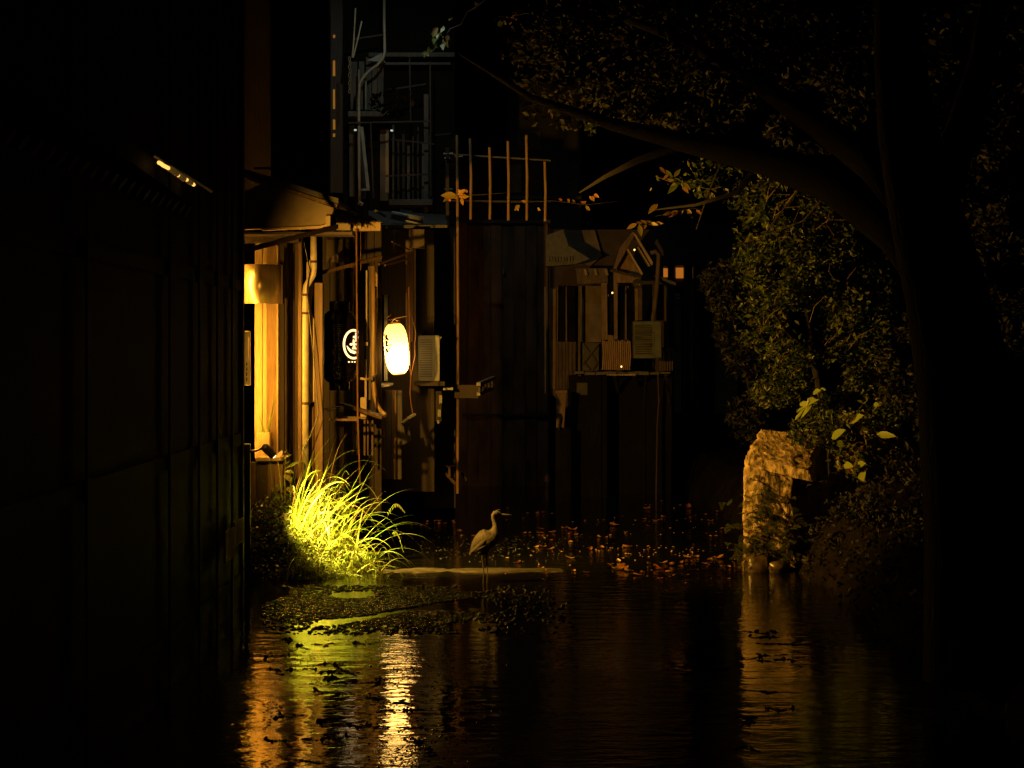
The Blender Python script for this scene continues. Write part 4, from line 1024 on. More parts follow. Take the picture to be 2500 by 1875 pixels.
# dark weeds on the shaded side of the bank
def leaf_cloud(n, sampler, size, mat, name, parent=None, flat=0.5, aspect=0.5):
    P = np.empty((n, 3)); S_ = np.empty(n)
    for i in range(n):
        P[i] = sampler(i); S_[i] = random.uniform(*size)
    a = rng.normal(size=(n, 3)); a[:, 2] *= flat; a /= np.linalg.norm(a, axis=1)[:, None] + 1e-9
    q = rng.normal(size=(n, 3)); s = np.cross(a, q); s /= np.linalg.norm(s, axis=1)[:, None] + 1e-9
    u = np.cross(s, a)
    L = S_[:, None]; W = (S_ * aspect)[:, None]
    v = np.stack([P - a * L * .5, P - s * W * .5 + u * W * .12, P - u * W * .05, P + s * W * .5 + u * W * .12, P + a * L * .5 - u * L * .12], 1).reshape(-1, 3)
    f = []
    for i in range(n):
        k = i * 5; f += [(k, k + 1, k + 2), (k, k + 2, k + 3), (k + 1, k + 4, k + 2), (k + 2, k + 4, k + 3)]
    o0 = worg(parent) if parent else Vector(P.mean(0))
    me = bpy.data.meshes.new(name); me.from_pydata((v - np.array(o0)).tolist(), [], f); me.update(); me.materials.append(mat)
    o = bpy.data.objects.new(name, me); COL.objects.link(o)
    if parent: o.parent = parent
    else: o.location = o0
    return o
def samp_bank(i):
    while True:
        px = random.uniform(570, 930); Y = random.uniform(25.0, 28.0); x = (px - 1250) / FPX * Y; z = mound_z(x, Y)
        if z > -0.05 and not (px > 800 and random.random() < .5): return (x, Y, z + random.uniform(0, .16))
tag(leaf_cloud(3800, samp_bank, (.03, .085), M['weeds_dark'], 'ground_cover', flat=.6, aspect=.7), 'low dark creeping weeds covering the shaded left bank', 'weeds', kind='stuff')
# two bent pale stalks at the water edge
for pts, lab in (([(562, 1388), (575, 1365), (590, 1352), (605, 1346)], 'pale bent grass stalk arching at the foot of the dark corner post'), ([(590, 1402), (615, 1375), (630, 1352), (636, 1340)], 'pale straight grass stalk leaning over the dark water at the bank')):
    o = MB().tube([at(x, y, 24.0) for x, y in pts], [.006, .006, .005, .003], 6).build('dry_stalk', M['pale_wood']); tag(o, lab, 'stalk')

# ================================================================== RIGHT BANK STONE
def rock(name, parent, c, size, seed, mat, sub=24, amp=.1, box=.5):
    bm = bmesh.new(); bmesh.ops.create_cube(bm, size=2.0); bmesh.ops.subdivide_edges(bm, edges=bm.edges[:], cuts=sub, use_grid_fill=True)
    for v in bm.verts:
        p = v.co.copy(); sp = p.normalized() * 1.15; p = p.lerp(sp, box)
        w_ = Vector((p.x * size[0], p.y * size[1], p.z * size[2]))
        s0 = Vector((seed, seed * 1.7, seed * .3))
        d = mnoise.fractal(w_ * 1.6 + s0, 1.0, 2.0, 5) * amp + amp * .4 * abs(mnoise.noise(w_ * 5 + s0))
        st = math.sin(w_.z * 22 + mnoise.noise(w_ * 2 + s0) * 6) * amp * .16
        v.co = w_ + p.normalized() * (d + st)
    me = bpy.data.meshes.new(name); bm.to_mesh(me); bm.free()
    me.polygons.foreach_set('use_smooth', [True] * len(me.polygons)); me.materials.append(mat)
    o = bpy.data.objects.new(name, me); COL.objects.link(o); o.parent = parent
    o.location = Vector(c) - worg(parent); return o
sw = thing('stone_wall_end', on_water(1880, 1388), 'rough lit stone pier at the right bank with plants growing over it', 'stone wall')
Ys = 26.7
def crag(name, parent, corners, seed, mat, amp=.05, cuts=30):
    pts = [at(*c_) for c_ in corners]; cen = sum(pts, Vector()) / 8
    m0 = MB().hexa(pts); bm = bmesh.new()
    vv = [bm.verts.new(v) for v in m0.v]; [bm.faces.new([vv[k] for k in f]) for f in m0.f]
    bmesh.ops.subdivide_edges(bm, edges=bm.edges[:], cuts=cuts, use_grid_fill=True)
    s0 = Vector((seed, seed * 1.7, seed * .3))
    for v in bm.verts:
        p = v.co.copy(); out = (p - cen); out.z *= .5; out.normalize()
        big = mnoise.noise(p * 1.7 + s0) * amp * 1.3
        mid = mnoise.fractal(Vector((p.x * 4, p.y * 4, p.z * 2.4)) + s0, .9, 2.1, 5) * amp * .8
        q = Vector((p.x * 2.2, p.y * 2.2, p.z * 6.5)) + s0
        ridge = -abs(mnoise.noise(q)) * amp * 1.2 - max(0, .12 - abs(mnoise.noise(p * 3.1 + s0 * 2))) * amp * 5
        v.co = p + out * (big + mid + ridge) + Vector((mnoise.noise(p * 2 - s0), 0, mnoise.noise(p * 2 + s0 * 3))) * amp * .5
    bm.transform(Matrix.Translation(-worg(parent)))
    me = bpy.data.meshes.new(name); bm.to_mesh(me); bm.free()
    me.polygons.foreach_set('use_smooth', [True] * len(me.polygons)); me.materials.append(mat)
    o = bpy.data.objects.new(name, me); COL.objects.link(o); o.parent = parent; return o
crag('stone', sw, [(1812, 1398, 26.5), (1948, 1392, 26.45), (1955, 1392, 27.3), (1812, 1392, 27.3), (1820, 1120, 26.6), (1935, 1150, 26.5), (1950, 1130, 27.3), (1826, 1100, 27.3)], 1.0, M['stone'], .06)
crag('capstone', sw, [(1819, 1136, 26.52), (1984, 1176, 26.38), (2010, 1160, 27.3), (1825, 1120, 27.3), (1821, 1112, 26.56), (1975, 1150, 26.42), (2020, 1062, 27.35), (1846, 1040, 27.35)], 8.1, M['stone'], .055)
crag('stone', sw, [(1940, 1390, 26.85), (2030, 1380, 26.75), (2040, 1370, 27.5), (1945, 1380, 27.5), (1944, 1186, 26.85), (2020, 1190, 26.8), (2035, 1170, 27.5), (1950, 1180, 27.5)], 2.6, M['stone'], .05, 22)
rock('footing_stone', sw, at(1846, 1378, 26.45), (.17, .2, .15), 6.6, M['wet_foot'], sub=14, amp=.05, box=.7)
rock('footing_stone', sw, at(1895, 1385, 26.4), (.13, .16, .09), 3.1, M['wet_foot'], sub=12, amp=.04, box=.7)
crag('stone', sw, [(2022, 1398, 27.0), (2120, 1392, 26.95), (2125, 1385, 27.6), (2022, 1392, 27.6), (2026, 1160, 27.05), (2110, 1172, 27.0), (2118, 1160, 27.6), (2030, 1150, 27.6)], 5.3, M['stone'], .06, 16)
crag('stone', sw, [(2115, 1398, 26.9), (2230, 1392, 26.85), (2235, 1385, 27.6), (2115, 1392, 27.6), (2118, 1185, 26.95), (2222, 1200, 26.9), (2228, 1180, 27.6), (2120, 1175, 27.6)], 7.7, M['stone'], .06, 16)
# dark retaining wall further right
rw = thing('retaining_wall', Vector((6.5, 25.5, 0)), 'dark mossy retaining wall running off the right edge', 'stone wall')
for k in range(16):
    rock('stone', rw, Vector((4.75 + (k % 8) * .85 + (k // 8) * .4, 26.2 - (k % 8) * 0.55, .25 + (k // 8) * .62)), (.45, .3, .31), 3.3 + k, M['soil'], sub=6, amp=.06, box=.25)

# fern and creeper on the stone
fe = thing('stone_fern', at(1900, 1330, 26.2), 'dark ferny creeper hanging down the front of the lit stone pier', 'fern')
fb = random.Random(5)
for k in range(190):
    px = fb.gauss(1872, 46); py = fb.triangular(1150, 1398, 1350)
    if py < 1220 and px < 1850: px += 40
    p = at(px, py, Ys - .24 + fb.uniform(-.1, .08)); az = fb.gauss(-120, 60); el = fb.uniform(-25, 40)
    d = Vector((math.cos(R(az)) * math.cos(R(el)), math.sin(R(az)) * math.cos(R(el)) * .6, math.sin(R(el))))
    b = MB(); q = p; L = fb.uniform(.1, .24); n_ = 8
    for i in range(n_):
        d2 = (d + Vector((0, 0, -.9)) * i / n_ * .7).normalized(); q2 = q + d2 * L / n_
        s_ = d2.cross(Vector((0, -.6, .8))).normalized(); ll = .05 * (1 - i / n_) + .01
        for sg in (-1, 1): leaf_shape(b, q, q + (s_ * sg + d2 * .5) * ll, (0, -.6, .8), .014, .1, 2)
        b.bar(q, q2, .003); q = q2
    b.build('frond', M['weeds_dark'], fe)

# big lobed leaf plant on the stone
bp_ = thing('lobed_leaf_plant', at(1960, 1060, 26.9), 'plant with one large pale lobed leaf above the lit stone pier', 'plant')
outl = [(2000, 975), (1990, 974), (1984, 969), (1972, 972), (1975, 980), (1961, 979), (1952, 985), (1953, 991), (1966, 990), (1950, 998), (1944, 1008), (1953, 1005), (1943, 1016), (1940, 1027), (1950, 1020), (1958, 1014), (1952, 1024), (1962, 1016), (1972, 1005), (1978, 998), (1985, 985)]
b = MB(); cpt = at(1968, 994, 26.02); ring_ = [at(x, y, 26.2 - (x - 1940) / 60 * .3 + .03 * math.sin(i * 1.3)) for i, (x, y) in enumerate(outl)]
b.add([cpt] + ring_, [(0, i + 1, (i + 1) % len(ring_) + 1) for i in range(len(ring_))]); lf = b.build('leaf', M['big_leaf'], bp_)
MB().tube([at(1985, 982, 25.98), at(2000, 982, 26.0), at(2014, 985, 26.1), at(2030, 1010, 26.4), at(2035, 1060, 26.8)], [.006, .006, .007, .008, .01], 6).build('stem', M['big_leaf'], bp_)
MB().tube([at(1972, 1036, 26.1), at(1990, 1030, 26.1), at(2020, 1028, 26.15), at(2045, 1030, 26.5)], [.003, .007, .007, .004], 6).build('stem', M['big_leaf'], bp_)
for (x0, y0, x1, y1, w_) in ((1985, 960, 2000, 952, .09), (2000, 955, 2012, 950, .07), (2030, 1070, 2060, 1048, .14), (2075, 1030, 2105, 1012, .13), (2105, 1150, 2106, 1172, .14), (2090, 1140, 2110, 1130, .12), (2140, 1060, 2185, 1064, .1), (2130, 1000, 2142, 985, .13), (2060, 1090, 2040, 1075, .1), (2060, 1135, 2080, 1138, .1)):
    b = MB(); leaf_shape(b, at(x0, y0, 26.35), at(x1, y1, 26.1), (-.7, -.6, .4), w_, .2, 6, .1); b.build('leaf', M['big_leaf'], bp_, smooth=True)

# ================================================================== SHRUBS AND TREES, RIGHT
def blob_sampler(blobs):
    ws = np.array([b_[3] for b_ in blobs], float); ws /= ws.sum()
    def f(i):
        while True:
            c, r, ry, _ = blobs[int(rng.choice(len(blobs), p=ws))]
            d = rng.normal(size=3); d /= np.linalg.norm(d); t = rng.uniform(.35, 1) ** .5
            p = np.array([c.x + d[0] * r[0] * t, c.y + d[1] * ry * t, c.z + d[2] * r[1] * t])
            if mnoise.noise(Vector(p) * 1.9) + .5 * mnoise.noise(Vector(p) * 5.5) > 0.0: return p
    return f
def blobs_px(lst):
    out = []
    for (px, py, rx, rpy, Y, ry) in lst:
        out.append((at(px, py, Y), (rx / FPX * Y, rpy / FPX * Y), ry, rx * rpy))
    return out
def shrub(name, label, base, lst, n, size, mat, stems, cat='shrub', aspect=.45, group=None):
    t = thing(name, base, label, cat, group)
    tag(leaf_cloud(n, blob_sampler(blobs_px(lst)), size, M[mat], 'crown', t, .8, aspect), kind='stuff')
    for st_ in stems:
        f0 = at(*st_[0][:3]); gz = right_z(f0.x, f0.y) - .05
        MB().tube(([Vector((f0.x + .05, f0.y, gz))] if f0.z > gz + .1 and st_[0][1] > 1080 else []) + [at(*p[:3]) for p in st_], ([st_[0][3] * 1.15] if f0.z > gz + .1 and st_[0][1] > 1080 else []) + [p[3] for p in st_], 8).build('branch', M['bark'], t, smooth=True)
    return t
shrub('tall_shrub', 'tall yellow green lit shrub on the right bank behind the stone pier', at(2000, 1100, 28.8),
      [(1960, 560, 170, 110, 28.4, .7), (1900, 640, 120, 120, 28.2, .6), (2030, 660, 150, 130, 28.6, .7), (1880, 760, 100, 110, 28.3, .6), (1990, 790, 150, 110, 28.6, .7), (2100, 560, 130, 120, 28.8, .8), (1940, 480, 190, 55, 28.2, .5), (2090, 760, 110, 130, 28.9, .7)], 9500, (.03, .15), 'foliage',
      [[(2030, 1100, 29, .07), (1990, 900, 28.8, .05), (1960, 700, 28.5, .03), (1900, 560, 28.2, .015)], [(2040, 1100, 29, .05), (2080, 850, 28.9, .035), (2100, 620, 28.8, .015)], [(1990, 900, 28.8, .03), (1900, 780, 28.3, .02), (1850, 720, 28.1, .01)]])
tsh = [o for o in COL.objects if o.name.startswith('tall_shrub')][0]
tw = random.Random(21)
for k in range(34):
    x, y = tw.uniform(1850, 2080), tw.uniform(450, 900); Y = 28.0 + tw.uniform(-.3, .3); a_ = tw.uniform(-2.6, -.5); l_ = tw.uniform(40, 110)
    MB().tube([at(x, y, Y), at(x + math.cos(a_) * l_ * .5 + tw.uniform(-8, 8), y + math.sin(a_) * l_ * .5, Y - .1), at(x + math.cos(a_ + .3) * l_, y + math.sin(a_ + .3) * l_, Y - .15)], [.007, .005, .002], 5).build('twig', M['twig'], tsh)
shrub('low_shrub', 'low dense dark green shrub just above the stone pier', at(2010, 1080, 27.6),
      [(1930, 890, 90, 60, 27.4, .5), (2000, 940, 130, 80, 27.5, .6), (1890, 950, 60, 50, 27.4, .4), (2090, 1010, 120, 80, 27.4, .6), (2130, 930, 120, 80, 27.8, .6), (1990, 1055, 75, 45, 26.75, .3), (2060, 1140, 60, 60, 26.6, .25)], 6200, (.03, .12), 'foliage',
      [[(2030, 1090, 27.8, .05), (2010, 1000, 27.7, .03), (1950, 900, 27.5, .012)]])
shrub('bank_shrub', 'warm lit shrub with mixed leaves right of the lobed leaf', at(2120, 1130, 26.9),
      [(2090, 1060, 85, 60, 26.7, .35), (2140, 1090, 70, 70, 26.8, .35), (2060, 1120, 60, 40, 26.6, .3)], 900, (.05, .14), 'spray_green',
      [[(2120, 1150, 26.9, .03), (2110, 1080, 26.8, .02), (2080, 1030, 26.7, .01)]])
shrub('canal_shrub', 'dark shrub hanging at the canal bend left of the tall lit shrub', at(1830, 1080, 33.0),
      [(1800, 800, 60, 110, 32.5, .6), (1770, 700, 70, 70, 32.5, .6), (1840, 920, 70, 90, 32, .6), (1830, 1020, 60, 70, 31.5, .6)], 2600, (.07, .16), 'foliage_shade',
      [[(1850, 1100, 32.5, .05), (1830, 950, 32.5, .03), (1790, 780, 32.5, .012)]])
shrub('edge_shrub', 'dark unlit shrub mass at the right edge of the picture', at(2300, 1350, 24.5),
      [(2280, 900, 150, 160, 25.5, .8), (2380, 1100, 170, 170, 24.5, .9), (2220, 1250, 150, 90, 25, .7), (2420, 700, 150, 200, 25.5, .9), (2150, 1330, 150, 60, 25.2, .5), (2080, 1290, 110, 90, 25.9, .4), (2060, 1380, 110, 50, 25.6, .4), (2160, 1200, 120, 110, 26, .5)], 9500, (.05, .14), 'foliage_shade',
      [[(2320, 1350, 25, .06), (2330, 1100, 25, .04), (2350, 850, 25.2, .02)]])

def samp_rb(i):
    while True:
        x = random.uniform(3.2, 10); Y = random.uniform(13, 31); z = right_z(x, Y)
        if z > -.05 and not (Y > 26 and x < 4.2): return (x, Y, z + random.uniform(0, .3) * random.random())
tag(leaf_cloud(16000, samp_rb, (.04, .11), M['foliage_shade'], 'bank_weeds', flat=.8, aspect=.5), 'dark unlit weeds covering the right bank', 'weeds', kind='stuff')

# big leaning tree whose limbs reach over the canal
tr = thing('leaning_tree', at(2430, 1610, 16.7), 'big dark leaning tree on the right whose limbs reach over the canal', 'tree')
MB().tube([at(2430, 1640, 16.7), at(2400, 1330, 16.6), at(2360, 950, 16.5), at(2310, 720, 16.4), at(2260, 520, 16.3), at(2215, 330, 16.2), at(2195, 130, 16.1), at(2190, -160, 16)], [.62, .5, .42, .35, .31, .25, .21, .18], 16).build('trunk', M['bark'], tr, smooth=True)
MB().tube([at(2330, 720, 16.4), at(2200, 560, 17), at(2040, 450, 18.2), at(1860, 390, 19.6), at(1680, 350, 21), at(1480, 300, 22.5), at(1300, 240, 24), at(1120, 130, 26)], [.28, .24, .2, .15, .11, .07, .045, .015], 12).build('limb', M['bark'], tr, smooth=True)
MB().tube([at(2260, 520, 16.3), at(2130, 400, 17.4), at(1990, 300, 19), at(1820, 180, 21), at(1650, 90, 23), at(1450, 20, 26)], [.22, .16, .13, .1, .07, .03], 12).build('limb', M['bark'], tr, smooth=True)
MB().tube([at(1680, 350, 21), at(1560, 390, 23), at(1480, 430, 24.6), at(1415, 470, 25.8)], [.06, .045, .03, .01], 8).build('limb', M['bark'], tr, smooth=True)
MB().tube([at(1860, 390, 19.6), at(1800, 470, 22), at(1700, 500, 24.5), at(1600, 512, 25.6)], [.05, .03, .02, .008], 8).build('limb', M['bark'], tr, smooth=True)
MB().tube([at(2260, 560, 16.3), at(2330, 380, 16.2), at(2400, 150, 16.2), at(2440, -100, 16)], [.2, .15, .12, .09], 10).build('limb', M['bark'], tr, smooth=True)
for pts in ([(2040, 450, 25.5), (1960, 540, 26), (1880, 570, 26.4), (1800, 600, 26.8)], [(1980, 430, 25.5), (1905, 520, 25.8), (1860, 580, 26)], [(1760, 400, 25), (1730, 470, 25.3), (1700, 560, 25.6)]):
    MB().tube([at(*p) for p in pts], [.016, .012, .008, .004][:len(pts)], 7).build('twig', M['bark'], tr, smooth=True)
cb = blobs_px([(1500, 120, 230, 130, 27, 1.2), (1850, 130, 230, 140, 26.5, 1.2), (2150, 150, 160, 160, 26, 1.0), (2400, 200, 160, 220, 26, 1.0), (1330, 130, 110, 110, 28, 1.0), (1680, 260, 170, 70, 26, .8), (1420, 270, 150, 60, 26.5, .7), (1980, 320, 120, 60, 26.5, .6), (2330, 520, 130, 130, 26.5, .8), (960, 250, 60, 40, 30, .3)])
cb0 = blobs_px([(1500, 60, 300, 90, 20, 1), (1850, 60, 300, 120, 19, 1.2), (2250, 120, 250, 150, 18, 1), (1420, 60, 130, 60, 21, .8), (2420, 350, 120, 200, 18, .8), (1750, 260, 200, 60, 21, .6), (1550, 210, 160, 60, 22, .6)])
tag(leaf_cloud(4200, blob_sampler(cb0), (.05, .12), M['foliage_shade'], 'crown', tr, .8, .5), kind='stuff')
tag(leaf_cloud(6500, blob_sampler(cb), (.06, .15), M['foliage_shade'], 'crown', tr, .8, .5), kind='stuff')
cb2 = blobs_px([(1700, 420, 150, 35, 25.8, .4), (1800, 460, 120, 40, 26, .4), (1960, 440, 130, 40, 26.2, .4), (1470, 310, 45, 30, 26, .3)])
tag(leaf_cloud(420, blob_sampler(cb2), (.05, .13), M['foliage'], 'lit_foliage', tr, .8, .45), kind='stuff')  # lamplit fringe, given a brighter leaf colour than the crown

def spray(pts, Y, leaves, mat, rad=.01, lw=.4):
    br = MB().tube([at(x, y, Y) for x, y in pts], [rad * (1 - .7 * i / (len(pts) - 1)) for i in range(len(pts))], 6).build('branch', M['bark'] if mat != 'spray_green' else M['grey_wood'], tr, smooth=True)
    lr_ = random.Random(len(leaves) * 31 + int(pts[0][0]))
    for (x0, y0, x1, y1) in leaves:
        b = MB(); p, q = at(x0, y0, Y), at(x1, y1, Y + lr_.uniform(-.08, .04))
        nrm = Vector((lr_.uniform(-.6, .2), -1, lr_.uniform(-.4, .4)))
        leaf_shape(b, p, q, nrm, (q - p).length * lw, lr_.uniform(.1, .4), 6, lr_.uniform(-.1, .2)); b.build('leaf', M[mat], br, smooth=True)
spray([(1190, -5), (1165, 15), (1140, 30), (1125, 60), (1100, 70), (1085, 90), (1072, 108), (1055, 126), (1033, 132)], 33.0,
      [(1070, 68, 1050, 84), (1066, 72, 1056, 92), (1085, 66, 1075, 78), (1085, 76, 1082, 62), (1073, 80, 1066, 94), (1076, 84, 1062, 100), (1062, 90, 1058, 108), (1082, 88, 1078, 108), (1080, 98, 1083, 124), (1086, 96, 1094, 116), (1090, 88, 1099, 104), (1094, 85, 1090, 102), (1072, 104, 1060, 118), (1078, 86, 1070, 82), (1048, 130, 1046, 114), (1054, 126, 1048, 118), (1045, 128, 1028, 132), (1044, 130, 1035, 140), (1047, 131, 1042, 138), (1078, 104, 1072, 118), (1066, 82, 1058, 88), (1099, 48, 1106, 42), (1095, 50, 1102, 44)], 'spray_green', .012, .5)
spray([(1165, 20), (1150, 24)], 33.0, [(1158, 12, 1170, 8), (1164, 10, 1158, 5), (1168, 10, 1172, 13)], 'spray_green', .006)
spray([(1290, 10), (1302, 36), (1285, 32), (1240, 44), (1220, 40), (1206, 52)], 33.0, [(1222, 50, 1216, 66), (1226, 52, 1222, 68), (1230, 50, 1236, 62), (1248, 48, 1262, 34), (1250, 46, 1256, 40), (1248, 50, 1244, 62), (1312, 46, 1322, 56), (1312, 45, 1308, 56), (1316, 44, 1320, 50)], 'spray_green', .008, .5)
spray([(1240, 470), (1180, 475), (1120, 478), (1082, 478)], 27.0, [(1115, 478, 1075, 478), (1096, 484, 1082, 492), (1092, 480, 1100, 492), (1118, 476, 1138, 462), (1142, 470, 1134, 462), (1116, 486, 1098, 474), (1120, 480, 1146, 480), (1126, 484, 1130, 500), (1118, 468, 1122, 462)], 'spray_brown', .006, .45)
spray([(1520, 490), (1430, 500), (1350, 490), (1280, 494), (1180, 493)], 27.0, [(1268, 500, 1256, 514), (1262, 500, 1264, 516), (1286, 494, 1272, 490), (1312, 508, 1320, 514), (1386, 485, 1390, 496), (1395, 488, 1405, 494), (1418, 492, 1432, 500), (1424, 494, 1432, 492), (1440, 478, 1446, 490), (1446, 478, 1450, 492), (1450, 474, 1462, 482), (1372, 490, 1364, 484), (1430, 502, 1440, 515)], 'spray_brown', .007, .5)
spray([(1800, 440), (1780, 452), (1735, 462), (1700, 455), (1640, 445), (1600, 430)], 26.0,
      [(1655, 446, 1630, 474), (1660, 448, 1638, 458), (1665, 448, 1680, 474), (1668, 446, 1686, 464), (1650, 444, 1628, 436), (1640, 430, 1625, 415), (1645, 432, 1662, 412), (1632, 425, 1618, 440), (1718, 472, 1730, 488), (1722, 472, 1738, 492), (1730, 470, 1748, 484), (1592, 458, 1586, 466), (1764, 462, 1780, 464), (1610, 408, 1625, 425), (1690, 445, 1700, 440), (1625, 420, 1645, 436)], 'spray_green', .012, .38)
spray([(1725, 512), (1690, 508), (1650, 518), (1600, 528)], 26.0, [(1606, 498, 1582, 522), (1668, 512, 1662, 524), (1678, 510, 1690, 532), (1680, 510, 1684, 528), (1692, 505, 1686, 500), (1640, 518, 1620, 524), (1655, 514, 1632, 530), (1700, 512, 1712, 524)], 'spray_brown', .01, .42)
spray([(1618, 546), (1600, 544), (1580, 548), (1560, 552)], 25.8, [(1555, 546, 1530, 560), (1560, 548, 1566, 578), (1580, 546, 1565, 538), (1578, 548, 1572, 560), (1590, 544, 1606, 550), (1592, 544, 1580, 540), (1600, 544, 1618, 546), (1582, 550, 1596, 548), (1568, 546, 1552, 542)], 'spray_brown', .008, .42)

# ================================================================== THINGS ON THE WATER
def fallen_mesh(i):
    lr_ = random.Random(50 + i); n = 8; vs = []; fs = []
    L = .11; W = .06 + .02 * lr_.random(); lift = lr_.uniform(.008, .032)
    for a in range(n + 1):
        t = a / n; w_ = W * math.sin(math.pi * (t * .94 + .03)) ** .8
        for s_ in (-1, -.5, 0, .5, 1):
            vs.append((L * (t - .5), s_ * w_ * .5, lift * (s_ * s_) * (.5 + .5 * math.sin(t * 3 + i)) + .015 * abs(t - .5) * 2 + lr_.uniform(0, .003)))
    for a in range(n):
        for k in range(4): q = a * 5 + k; fs.append((q, q + 1, q + 6, q + 5))
    me = bpy.data.meshes.new('fallen_leaf'); me.from_pydata(vs, [], fs); me.update()
    me.polygons.foreach_set('use_smooth', [True] * len(me.polygons)); me.materials.append(M['fallen']); return me
FM = [fallen_mesh(i) for i in range(6)]
def fallen(px, py, s, label, group):
    p = on_water(px, py, .004); o = bpy.data.objects.new('fallen_leaf', random.choice(FM)); COL.objects.link(o)
    o.location = p; s *= 0.8; o.scale = (s, s, s); o.rotation_euler = (random.uniform(-.08, .2), random.uniform(-.12, .12), random.uniform(0, 6.28))
    tag(o, label, 'leaf', group); return o
for px, py, s, lab in ((1681, 1240, 2.0, 'round pale leaf floating furthest out near the bend'), (1500, 1284, 2.0, 'wide pale leaf floating alone in mid channel'), (1398, 1294, 2.2, 'largest orange leaf of the cluster right of the heron'), (1764, 1292, 1.7, 'red orange leaf floating alone left of the stone pier'),
                      (1532, 1337, 1.7, 'pointed orange leaf floating alone below the wide pale leaf'), (1512, 1391, 2.4, 'large folded orange leaf in front at the stone sill'), (1610, 1389, 2.3, 'long pale leaf lying on the water in the front row'), (1773, 1414, 1.6, 'flat red brown leaf nearest the foot of the stone pier'), (1121, 1300, 1.6, 'bright upright leaf floating just left of the heron')):
    fallen(px, py, s, lab, 'fallen leaves on the water')
for kk, (px, py) in enumerate(sorted(((1578, 1243), (1585, 1285), (1602, 1272), (1619, 1263), (1573, 1268), (1694, 1260), (1751, 1250), (1722, 1258), (1735, 1272)))):
    fallen(px, py, random.uniform(1.0, 1.6), nth(kk) + ' small orange leaf floating in the far group left of the stone pier', 'fallen leaves in the far group')
for kk, (px, py) in enumerate(sorted(((1378, 1290), (1406, 1306), (1294, 1302), (1316, 1302), (1347, 1301), (1389, 1305), (1325, 1302), (1309, 1336), (1325, 1335), (1345, 1343), (1394, 1363), (1441, 1342), (1470, 1338)))):
    fallen(px, py, random.uniform(1.0, 1.6), nth(kk) + ' small orange leaf floating in the group just right of the heron', 'fallen leaves right of the heron')
for kk, (px, py) in enumerate(sorted(((1663, 1375), (1680, 1362), (1688, 1351), (1632, 1398), (1692, 1372), (1733, 1368), (1755, 1364), (1745, 1362), (1797, 1369), (1827, 1364), (1720, 1377), (1490, 1378), (1526, 1384), (1500, 1388), (1535, 1395), (1556, 1405), (1568, 1398), (1610, 1414), (1640, 1380), (1585, 1378), (1620, 1376), (1660, 1384), (1700, 1360)))):
    fallen(px, py, random.uniform(.9, 1.6), nth(kk) + ' small orange leaf in the drift along the sill towards the stone pier', 'fallen leaves along the sill')
for kk, (px, py) in enumerate(sorted(((1335, 1394), (1400, 1394), (1325, 1416), (1155, 1310), (1130, 1308)))):
    fallen(px, py, random.uniform(.8, 1.2), nth(kk) + ' tiny pale leaf floating near the feet of the heron', 'tiny leaves near the heron')
for kk, (px, py) in enumerate(sorted(((1835, 1381), (1857, 1389), (1845, 1386), (1815, 1380), (1800, 1386), (1780, 1385), (1765, 1383)))):
    fallen(px, py, random.uniform(.9, 1.5), nth(kk) + ' orange leaf washed up against the foot of the stone pier', 'fallen leaves at the pier foot')
for kk, px in enumerate(sorted(random.uniform(955, 1110) for k in range(26))):
    fallen(px, random.gauss(1276, 3), random.uniform(.7, 1.4), nth(kk) + ' brown leaf in the thin row drifting behind the grass clump', 'leaves drifting behind the grass')

sr = random.Random(77)
for kk, (px, py) in enumerate(sorted((sr.uniform(1230, 1790), sr.choice((sr.uniform(1222, 1260), sr.uniform(1255, 1350), sr.uniform(1300, 1400)))) for _ in range(28))):
    fallen(px, py, sr.uniform(.7, 1.3), nth(kk) + ' dull single leaf scattered over the open middle water', 'single leaves scattered over the water')

# water weed and pebbles breaking the surface: small wet lumps that glint
def lumps(name, n, samp, size, mat, label, flat=.4):
    ico = bmesh.new(); bmesh.ops.create_icosphere(ico, subdivisions=1, radius=1)
    bv = np.array([v.co[:] for v in ico.verts]); bf = [[v.index for v in f.verts] for f in ico.faces]; ico.free()
    V = []; F = []
    for i in range(n):
        x, y, k = samp(i); s_ = random.uniform(*size) * k
        j = bv * (1 + rng.uniform(-.25, .25, size=(len(bv), 1)))
        th_ = random.uniform(0, 6.28); c_, sn = math.cos(th_), math.sin(th_)
        xx = j[:, 0] * s_ * random.uniform(.8, 1.7); yy = j[:, 1] * s_; zz = j[:, 2] * s_ * flat
        V.append(np.stack([x + xx * c_ - yy * sn, y + xx * sn + yy * c_, zz + s_ * flat * .25], 1))
        o_ = i * len(bv); F += [[a + o_ for a in f] for f in bf]
    V = np.concatenate(V); c0 = V.mean(0); c0[2] = 0
    me = bpy.data.meshes.new(name); me.from_pydata((V - c0).tolist(), [], F); me.update()
    me.polygons.foreach_set('use_smooth', [True] * len(me.polygons)); me.materials.append(mat)
    o = bpy.data.objects.new(name, me); o.location = c0; COL.objects.link(o)
    return tag(o, label, 'water weed', kind='stuff')
def s_mid(i):
    while True:
        px = random.gauss(930, 180); py = random.gauss(1478, 34)
        if 640 < px < 1400 and 1430 < py < 1550:
            p = on_water(px, py)
            if mnoise.noise(Vector((p.x * 1.1, p.y * .9, 0))) > -.25: return p.x, p.y, 1
lumps('water_weed', 5600, s_mid, (.008, .032), M['weed'], 'dark wet weed bed breaking the surface in front of the grass', .45)
def s_far(i):
    while True:
        px = random.gauss(1180, 130); py = random.gauss(1335, 20)
        if 950 < px < 1500 and 1300 < py < 1372:
            p = on_water(px, py); return p.x, p.y, 1
lumps('water_weed', 330, s_far, (.008, .024), M['weed'], 'sparse glinting weed on the water around the heron')
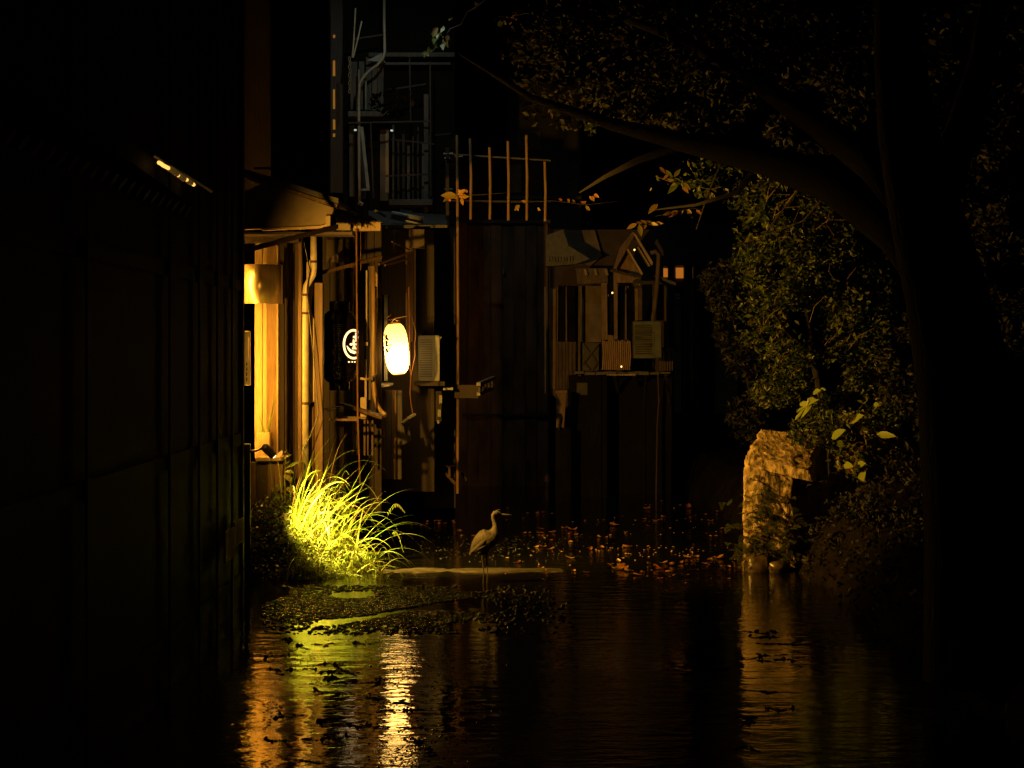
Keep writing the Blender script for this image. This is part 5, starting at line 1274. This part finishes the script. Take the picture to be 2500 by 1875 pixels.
def s_near(i):
    while True:
        px = random.gauss(1010, 110); py = random.uniform(1590, 1880); p = on_water(px, py)
        if px > 900: return p.x, p.y, .8
lumps('water_weed', 420, s_near, (.006, .016), M['weed'], 'scattered tiny glinting floating bits near the lantern reflection')

# dark drifting clumps in the foreground
def clump(px, py, w_, label):
    p = on_water(px, py, 0); b = MB(); lr_ = random.Random(int(px * 7 + py))
    arms = lr_.choice((2, 3, 3, 4))
    for a in range(arms):
        q = Vector((p.x, p.y, 0)); hd_ = lr_.choice((0, math.pi)) + lr_.gauss(0, .55)
        for k in range(int(3 + 34 * w_)):
            hd_ += lr_.gauss(0, .5); q = q + Vector((math.cos(hd_) * .026, math.sin(hd_) * .03, 0))
            L = lr_.uniform(.008, .026); n_ = lr_.choice((4, 5, 6)); th_ = lr_.uniform(0, 6.28)
            ring_ = [q + Vector((math.cos(t) * L * lr_.uniform(.4, 1.3) * 1.5, math.sin(t) * L * lr_.uniform(.4, 1.3), lr_.uniform(-.003, .006))) for t in [th_ + m_ * 6.283 / n_ for m_ in range(n_)]]
            b.add([q + Vector((0, 0, lr_.uniform(.004, .012) + (.02 if lr_.random() < .06 else 0)))] + ring_, [(0, 1 + m_, 1 + (m_ + 1) % n_) for m_ in range(n_)])
    o = b.build('weed_clump', M['mat'], None); tag(o, label, 'weed clump', 'dark weed clumps drifting in the foreground'); return o
for kk, (px, py, w_) in enumerate(sorted(((783, 1620, .20), (876, 1572, .09), (820, 1642, .26), (850, 1638, .2), (740, 1635, .12), (790, 1575, .07), (730, 1580, .14), (700, 1560, .2), (870, 1660, .22), (920, 1665, .2), (800, 1662, .2), (850, 1695, .18), (800, 1690, .14), (890, 1702, .12), (690, 1640, .16), (640, 1600, .25), (980, 1735, .12), (1000, 1800, .2), (1040, 1835, .22), (650, 1810, .1), (780, 1808, .09), (855, 1800, .06), (800, 1765, .12), (840, 1770, .14), (700, 1750, .08), (910, 1775, .07), (755, 1860, .06), (1015, 1775, .08), (960, 1715, .09)))):
    clump(px, py, w_, nth(kk) + ' dark weed clump drifting among the yellow reflections in the left foreground')
for kk, (px, py, w_) in enumerate(sorted(((1842, 1545, .09), (1850, 1558, .2), (1885, 1558, .1), (1910, 1572, .26), (1900, 1543, .06), (1885, 1600, .14), (1840, 1608, .06), (1885, 1615, .08), (1920, 1610, .08), (1855, 1688, .06), (1915, 1735, .12), (1830, 1760, .12), (1835, 1825, .1)))):
    clump(px, py, w_, nth(kk) + ' dark weed clump drifting on the stone pier reflection at the right')

# fine litter
def s_lit(i):
    while True:
        px = random.uniform(640, 1010); py = random.uniform(1560, 1874); p = on_water(px, py)
        if mnoise.noise(Vector((p.x * 1.6, p.y * .8, 3))) > .12: return p.x, p.y, .8
lumps('floating_litter', 900, s_lit, (.005, .016), M['mat'], 'fine dark litter drifting over the yellow reflections', .25)
def s_lit2(i):
    while True:
        px = random.gauss(1540, 170); py = random.gauss(1325, 48)
        if 1230 < px < 1850 and 1215 < py < 1425:
            p = on_water(px, py)
            if mnoise.noise(Vector((p.x * 1.3, p.y * .6, 5))) > .05: return p.x, p.y, 1
lumps('leaf_litter', 130, s_lit2, (.008, .02), M['fallen'], 'tiny scraps of orange leaf litter spread over the middle water', .3)
